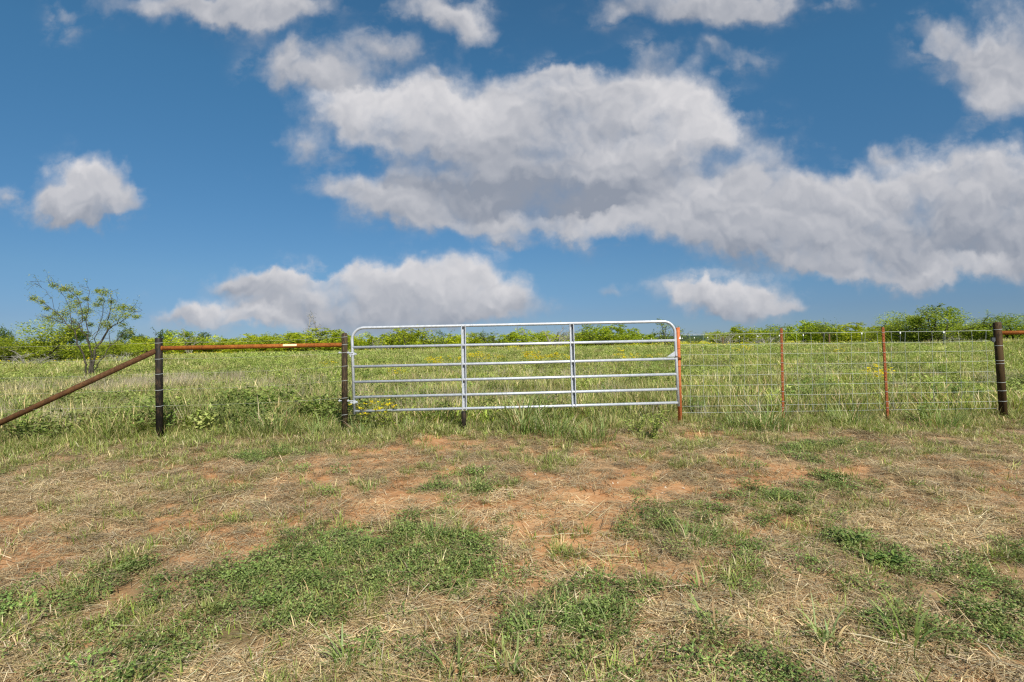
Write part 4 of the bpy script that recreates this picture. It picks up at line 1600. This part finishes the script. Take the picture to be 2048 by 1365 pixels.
snag(606, 624, 70, 5, 'left dead snag, tall and leaning over the mounded bush')
snag(641, 629, 71, 8, 'right dead snag, forked, above the mounded bush')

# ------------------------------------------------------------------ the thin mesquite tree on the left
YT = 22.0


def tp_(zx, zy, dy=0.0):
    return at(20 + zx / 6.203, 550 + zy / 6.203, YT + dy)


tree = empty('mesquite_tree', on_ground(185, YT), 'thin open mesquite tree with several dark stems behind the slanting pipe', 'tree')
r = random.Random(3)
tr, cr = MB(), MB()
LIMBS = [
    ([(1015, 1290, 0), (1015, 1140, 0), (1040, 1000, .1), (1065, 920, .15), (1130, 830, .25), (1210, 700, .4), (1250, 655, .5)], .075, .034),
    ([(1250, 655, .5), (1330, 610, .6), (1420, 550, .7), (1560, 460, .8), (1640, 440, .8)], .028, .006),
    ([(1245, 660, .5), (1232, 560, .4), (1238, 420, .3), (1262, 280, .2), (1200, 205, .1)], .028, .007),
    ([(1000, 1290, -.05), (1000, 1120, -.05), (1000, 980, -.1), (985, 850, -.2), (955, 780, -.25), (900, 700, -.3), (830, 620, -.4), (760, 560, -.5)], .052, .012),
    ([(985, 850, -.2), (962, 700, -.1), (955, 560, 0), (972, 430, .05), (970, 300, .1), (985, 200, .1), (950, 120, .15)], .026, .005),
    ([(930, 1260, -.3), (935, 1180, -.3), (940, 1060, -.35), (890, 930, -.4), (822, 860, -.5), (822, 760, -.5), (802, 692, -.5)], .044, .028),
    ([(802, 692, -.5), (700, 610, -.6), (630, 520, -.6), (550, 440, -.7), (430, 345, -.8), (340, 320, -.8), (240, 290, -.9)], .026, .006),
    ([(802, 692, -.5), (850, 640, -.4), (885, 580, -.3), (905, 430, -.2), (830, 275, -.3), (740, 200, -.4), (620, 145, -.5), (510, 130, -.5)], .024, .006),
    ([(700, 610, -.6), (600, 575, -.7), (500, 540, -.8), (400, 500, -.9)], .014, .005),
    ([(760, 640, -.5), (765, 520, -.3), (740, 400, -.2), (700, 300, -.1), (640, 220, 0), (590, 120, 0)], .015, .005),
    ([(1060, 1170, .2), (1080, 1110, .25), (1160, 1010, .4), (1245, 880, .6), (1350, 790, .8), (1430, 705, .9), (1500, 660, 1)], .030, .008),
    ([(1240, 885, .6), (1235, 780, .6), (1230, 700, .6)], .018, .01),
    ([(1090, 890, .2), (1050, 800, .0), (1090, 700, -.1), (1120, 600, -.1), (1150, 480, -.2), (1170, 340, -.2), (1130, 240, -.2), (1090, 190, -.2)], .018, .005),
    ([(1330, 610, .6), (1400, 500, .5), (1450, 420, .5), (1510, 420, .5)], .014, .005),
    ([(550, 440, -.7), (510, 300, -.7), (440, 200, -.7), (350, 130, -.7), (250, 85, -.7)], .009, .003),
    ([(1020, 760, 0), (1100, 680, .4), (1180, 560, .6), (1300, 420, .8), (1340, 300, .9)], .014, .004),
    ([(905, 700, -.3), (860, 560, .3), (800, 420, .5), (760, 330, .6)], .012, .004),
]
tips = []
for pts, r0, r1 in LIMBS:
    P = [tp_(*p) for p in pts]
    # finer, slightly crooked
    Q = [P[0]]
    for i in range(len(P) - 1):
        for k in (1, 2):
            w = P[i].lerp(P[i + 1], k / 2)
            if not (i == len(P) - 2 and k == 2):
                w = w + Vector((r.gauss(0, .014), r.gauss(0, .03), r.gauss(0, .014)))
            Q.append(w)
    n = len(Q) - 1
    tr.tube(Q, [.8 * (r0 + (r1 - r0) * i / n) for i in range(n + 1)], 7)
    if r1 < .02:
        for i in range(2, n + 1):
            if r.random() < .8:
                e = limb(tr, Q[i], (r.uniform(-1, 1), r.uniform(-1, 1), r.uniform(-.3, 1.0)), r.uniform(.25, .6), .0065, .002, r, 4, .35, 4)
                tips += e[2:]
                for kk in range(2):
                    f_ = limb(tr, e[r.randint(1, 4)], (r.uniform(-1, 1), r.uniform(-1, 1), r.uniform(-.4, .8)), r.uniform(.12, .3), .003, .0014, r, 3, .35, 3)
                    tips += f_[1:]
CL = [(300, 300, 55), (400, 340, 40), (540, 130, 50), (740, 170, 80), (850, 230, 50), (660, 180, 50), (750, 270, 50), (620, 540, 90), (480, 540, 60), (760, 400, 95), (900, 470, 70), (790, 590, 70),
      (1180, 220, 75), (1090, 200, 40), (1080, 370, 60), (1130, 310, 50), (1330, 420, 100), (1500, 430, 65), (1300, 540, 90), (1160, 610, 90), (1210, 640, 60), (960, 440, 60), (940, 300, 45), (1000, 620, 45),
      (1250, 330, 50), (1430, 500, 70), (1560, 520, 45), (680, 480, 60), (840, 340, 60), (925, 540, 50), (1400, 400, 60), (1400, 620, 60), (1480, 700, 60), (560, 480, 50), (450, 420, 40)]
MES = [(0.31, 0.36, 0.050), (0.37, 0.40, 0.065), (0.23, 0.29, 0.040), (0.42, 0.39, 0.10), (0.17, 0.23, 0.04)]
pxm = YT / F / 6.203
for (zx, zy, rr_) in CL:
    c = tp_(zx, zy, r.uniform(-.7, .8))
    R_ = rr_ * pxm
    for k in range(int(60 + rr_ * 2.3)):
        v = Vector((r.gauss(0, .42), r.gauss(0, .5), r.gauss(0, .34))) * R_
        cr.card(c + v, r.uniform(0, 6.28), r.uniform(-1.0, .5), r.uniform(.045, .095), r.uniform(.016, .032), jit(r.choice(MES), r, .25), r.uniform(0, 3.14))
for t in tips:
    if r.random() < .45:
        for k in range(3):
            cr.card(t + Vector((r.gauss(0, .05), r.gauss(0, .05), r.gauss(0, .05))), r.uniform(0, 6.28), r.uniform(-1.0, .5), r.uniform(.04, .09), r.uniform(.014, .028), jit(r.choice(MES), r, .25), r.uniform(0, 3.14))
local(tr, tree).build('trunk', M['bark'], tree, True)
local(cr, tree).build('crown', M['leaf'], tree)

# ------------------------------------------------------------------ single grass clumps, weeds and flowers near the fence
def big_tuft(seed, n, rad, hmin, hmax, w, drymix=.15, greens=None, lean=(0, .55), bend=(.5, 2.0)):
    r = random.Random(seed)
    m = MB()
    greens = greens or [(0.18, 0.27, 0.060), (0.22, 0.31, 0.080), (0.27, 0.35, 0.13), (0.13, 0.21, 0.045)]
    for i in range(n):
        a = r.uniform(0, 6.283)
        q = rad * math.sqrt(r.random())
        c = jit(r.choice(STRAWS if r.random() < drymix else greens), r)
        m.blade((q * math.cos(a), q * math.sin(a), -.01), a + r.uniform(-.9, .9), r.uniform(hmin, hmax), w * r.uniform(.6, 1.25), r.uniform(*lean), r.uniform(*bend), c, 5, lerp3(c, STRAWS[2], r.uniform(0, .3)))
    return m


TUFTS = [
    # px, py of the foot, blade length range, radius, blades, width, label
    (548, 868, .22, .52, .24, 130, .011, 'wide green grass clump under the rusty rail, left of hinge post'),
    (640, 872, .15, .38, .16, 70, .010, 'green grass clump close to the left of the brown hinge post'),
    (480, 872, .15, .36, .16, 70, .010, 'green grass clump under the middle of the rusty rail'),
    (1046, 866, .25, .66, .20, 110, .013, 'tall arching grass clump below the gate left of right upright'),
    (1110, 872, .18, .42, .22, 100, .011, 'green grass clump below the gate near the right upright'),
    (1190, 880, .15, .34, .22, 90, .010, 'low green grass clump below the right bay of the gate'),
    (722, 872, .12, .32, .10, 46, .010, 'small grass clump at the foot of the hinge post'),
    (815, 866, .14, .34, .14, 60, .010, 'grass clump below the left bay of the gate'),
    (1540, 862, .20, .50, .20, 100, .012, 'blue green grass clump under the wire fence near first T post'),
    (1480, 858, .14, .34, .16, 60, .010, 'grass clump between orange post and first T post'),
    (1700, 850, .16, .38, .22, 90, .010, 'grass clump under wire fence left of second T post'),
    (1880, 856, .16, .40, .24, 100, .010, 'grass clump left of the leaning brown post'),
    (945, 985, .08, .20, .13, 80, .008, 'small green tuft alone on bare dirt below the left upright'),
    (735, 985, .08, .17, .08, 40, .008, 'small tuft on red dirt in the middle left of the strip'),
    (872, 1080, .10, .22, .10, 60, .008, 'grass tuft at the top edge of the long weed patch'),
    (1385, 1085, .10, .22, .16, 90, .008, 'grass tuft on the mown strip below the orange post'),
    (1075, 1290, .10, .24, .12, 50, .007, 'upright grass blades at left edge of the round weed patch'),
    (1215, 1265, .07, .17, .20, 110, .007, 'leafy grass in the middle of the round weed patch'),
    (1130, 1235, .07, .15, .18, 90, .007, 'leafy grass on upper left of the round weed patch'),
    (1655, 1285, .10, .26, .06, 18, .013, 'few bright broad blades in straw, lower right of the strip'),
    (1815, 1290, .12, .30, .07, 20, .016, 'arching broad blades near the lower right corner'),
    (1405, 1185, .08, .20, .05, 14, .011, 'few upright green blades between weed patches right of centre'),
    (1430, 1262, .10, .22, .07, 20, .012, 'bright grass blades among straw below the orange post'),
    (700, 1328, .10, .22, .08, 34, .012, 'bright green tuft at the bottom left of centre'),
    (905, 1352, .12, .26, .06, 16, .012, 'few upright blades at the bottom edge near the centre'),
    (1020, 1345, .08, .18, .06, 24, .012, 'small green tuft at the bottom edge right of centre'),
]
for i, (px, py, h0, h1, rad, n, w, lab) in enumerate(TUFTS):
    g = ground_at(px, py)
    if py < 900:
        n, h0, h1, rad = int(n * 1.5), h0 * 1.15, h1 * 1.25, rad * 1.25
    m = big_tuft(2000 + i, n, rad, h0, h1, w, .2 if py < 1000 else .1)
    o = m.build('grass_tuft', M['plant'])
    o.location = g
    tag(o, lab, 'grass tuft', 'separate grass tufts')


def weed(px, py, Y, h, spread, nst, L, cols, label, seed, group='leafy weeds by the fence'):
    g = ground_at(px, py) if Y is None else on_ground(px, Y)
    root = empty('leafy_weed', g, label, 'weed', group)
    r = random.Random(seed)
    st, lv = MB(), MB()
    st.dc = (0.16, 0.20, 0.06)
    for i in range(nst):
        a = r.uniform(0, 6.283)
        pts = limb(st, (r.gauss(0, .02), r.gauss(0, .02), -.02), (spread * math.cos(a), spread * math.sin(a), 1), h * r.uniform(.6, 1.05), .006, .002, r, 7, .14, 5)
        for k in range(1, 8):
            for z in range(4):
                p = pts[k] + Vector((r.gauss(0, .012), r.gauss(0, .012), r.gauss(0, .02)))
                lv.leaf(p, r.uniform(0, 6.283), r.uniform(-.3, .6), L * r.uniform(.6, 1.2), L * .45 * r.uniform(.8, 1.2), jit(r.choice(cols), r, .2), .2, r.uniform(-.4, .4))
    st.build('stems', M['plant'], root)
    lv.build('leaves', M['plant'], root)


BL = [(0.17, 0.25, 0.055), (0.21, 0.29, 0.075), (0.26, 0.33, 0.115)]
weed(1303, 880, None, .46, .42, 6, .060, CROTON, 'leafy green weed in front of the right end of the gate', 31)
weed(1272, 870, None, .34, .55, 5, .05, CROTON, 'smaller leafy weed just left of the one at the gate end', 32)
weed(622, 862, 9.2, .62, .45, 10, .085, CROTON, 'grey green leafy weed behind the rusty rail near hinge post', 33)
weed(655, 862, 9.6, .5, .45, 8, .08, CROTON, 'grey green leafy weed right behind the hinge post', 34)
weed(350, 862, 9.5, .55, .5, 9, .08, CROTON, 'grey green leafy weed just right of the black post', 35)
weed(520, 840, 10.5, .55, .5, 9, .08, CROTON, 'pale leafy weed behind the middle of the rusty rail', 36)
weed(270, 862, 9.0, .40, .6, 8, .07, BL, 'dark green weed left of the black post under the slanting pipe', 37)
weed(120, 862, 8.6, .42, .7, 10, .06, BL, 'bushy green weed below the slanting pipe at far left', 38)
weed(200, 850, 9.2, .42, .7, 10, .06, BL, 'bushy green weed below the middle of the slanting pipe', 39)
weed(1060, 830, 11.0, .36, .5, 6, .06, BL, 'leafy weed seen through the lower middle bars of the gate', 40)
weed(1215, 800, 11.8, .40, .5, 7, .07, BL, 'leafy weed seen through the right bay of the gate', 41)
weed(968, 800, 11.2, .48, .35, 5, .05, BL, 'upright weed seen through the gate right of left upright', 42)
weed(1390, 850, 9.2, .42, .5, 8, .06, BL, 'leafy weed behind the wire just right of orange post', 43)
weed(1840, 846, None, .34, .6, 9, .055, BL, 'leafy weed at the foot of the wire right of second T post', 44)
weed(1930, 800, 10.0, .5, .7, 12, .08, BL, 'dark leafy weed behind wire left of the leaning brown post', 45)
weed(1890, 800, 10.2, .45, .7, 12, .08, BL, 'dark leafy weed behind wire midway from second T post to brown post', 46)
weed(1700, 1090, None, .16, 1.2, 14, .045, CLOVER, 'low leafy weed mound alone on the right side of the mown strip', 47)
weed(1765, 1128, None, .14, 1.2, 12, .045, CLOVER, 'low leafy weed mound right of the larger lone mound', 48)


def flower(px, Y, h, spread, nst, nbl, label, seed):
    g = on_ground(px, Y)
    root = empty('yellow_wildflower', g, label, 'flower', 'yellow wildflower clumps in the pasture')
    r = random.Random(seed)
    st, bl = MB(), MB()
    st.dc = (0.16, 0.20, 0.05)
    for i in range(nst):
        a = r.uniform(0, 6.283)
        b0 = (r.gauss(0, spread * .3), r.gauss(0, spread * .3), -.02)
        pts = limb(st, b0, (spread * math.cos(a), spread * math.sin(a), 1), h * r.uniform(.75, 1.05), .005, .002, r, 6, .1, 4)
        for k in range(1, 6):
            for z in range(3):
                st.leaf(pts[k], r.uniform(0, 6.283), r.uniform(-.2, .7), .07, .02, jit(r.choice(OLIVE), r), .2)
        for k in range(nbl):
            c = pts[-1] + Vector((r.gauss(0, .06), r.gauss(0, .06), r.gauss(0, .035) + .01))
            n = 5
            for q in range(n):
                bl.leaf(c, 2 * math.pi * q / n + r.uniform(-.2, .2), r.uniform(0, .6), .042, .032, jit(r.choice(YEL), r, .15), .1)
    st.build('stems', M['plant'], root)
    bl.build('blossoms', M['plant'], root)


FL = [
    (868, 19.5, 0.78, .3, 8, 10, 'yellow flower clump left of the left gate upright'),
    (880, 20.5, 0.71, .3, 5, 6, 'small yellow flower clump closest to the left gate upright'),
    (912, 22.5, 0.78, .3, 6, 6, 'pale yellow flower clump half behind the left gate upright'),
    (948, 23, 0.85, .4, 12, 10, 'large yellow flower clump just right of the left gate upright'),
    (976, 23.5, 0.78, .3, 8, 8, 'yellow flower clump second to the right of left upright'),
    (1000, 25, 0.71, .3, 5, 6, 'small faint yellow flower clump in the middle bay of the gate'),
    (1072, 22.5, 0.88, .5, 18, 13, 'largest yellow flower clump, in the centre bay of the gate'),
    (1108, 22.5, 0.78, .3, 9, 10, 'yellow flower clump just right of the largest one'),
    (1130, 23.5, 0.71, .3, 8, 6, 'yellow flower clump nearest the left of right gate upright'),
    (1248, 22.5, 0.85, .3, 6, 10, 'upper yellow flower clump in the right bay of the gate'),
    (1260, 20.0, 0.78, .3, 6, 8, 'lower yellow flower clump in the right bay of the gate'),
    (1295, 21.5, 0.71, .3, 5, 6, 'small yellow flower clump near the right end of the gate'),
    (792, 14.6, 0.64, .25, 5, 5, 'small yellow flower behind the lower left bars of the gate'),
    (1485, 24, 0.85, .3, 6, 8, 'yellow flower clump behind wire left of the first T post'),
    (1760, 10.5, 0.71, .3, 9, 5, 'yellow flowered weed behind wire left of second T post'),
    (660, 22, 0.71, .3, 6, 6, 'yellow flower clump left of the brown hinge post'),
    (752, 8.05, 0.48, .5, 12, 3, 'yellow flowered weed under the left end of the gate'),
    (1672, 23, 0.71, .3, 5, 5, 'small yellow flower clump between the two red T posts'),
    (1030, 33, 0.99, .4, 9, 8, 'distant yellow flower clump behind the middle bay of the gate'),
]
for i, f in enumerate(FL):
    flower(*f, 3000 + i)

# ------------------------------------------------------------------ single long dry stalks
STK = [
    ((1950, 1285), (2000, 1335), .012, 'thick white dry stalk slanting near the lower right corner'),
    ((700, 1255), (905, 1222), .007, 'long pale stalk lying on dirt below the long weed patch'),
    ((640, 1300), (850, 1262), .008, 'long tan stalk in the straw at lower left of centre'),
    ((1680, 1275), (1850, 1318), .008, 'long bent straw stalk at lower right'),
    ((1500, 1215), (1600, 1190), .008, 'tan stalk lying right of the round weed patch'),
    ((1950, 1018), (1995, 1026), .008, 'brown stalk lying at the right edge of the strip'),
    ((1060, 1085), (1180, 1075), .006, 'pale stalk lying on bare dirt in the centre'),
    ((380, 1010), (470, 985), .007, 'pale stalk lying on the left of the strip below the black post'),
    ((930, 1212), (975, 1204), .010, 'short reddish stalk on the bare dirt near the centre'),
]
for i, (a, b, w, lab) in enumerate(STK):
    A, B = ground_at(*a), ground_at(*b)
    r = random.Random(50 + i)
    pts = [A.lerp(B, k / 6) + Vector((r.gauss(0, .008), r.gauss(0, .008), .022 + .012 * math.sin(math.pi * k / 6))) for k in range(7)]
    m = MB()
    c = [(0.66, 0.58, 0.42), (0.55, 0.44, 0.24), (0.60, 0.48, 0.26)][i % 3]
    m.tube(pts, [w * .42, w * .45, w * .42, w * .4, w * .36, w * .3, w * .2], 6, col=c)
    o = m.build('dry_stalk', M['plant'], None, True)
    tag(o, lab, 'stalk', 'single dry stalks on the ground')
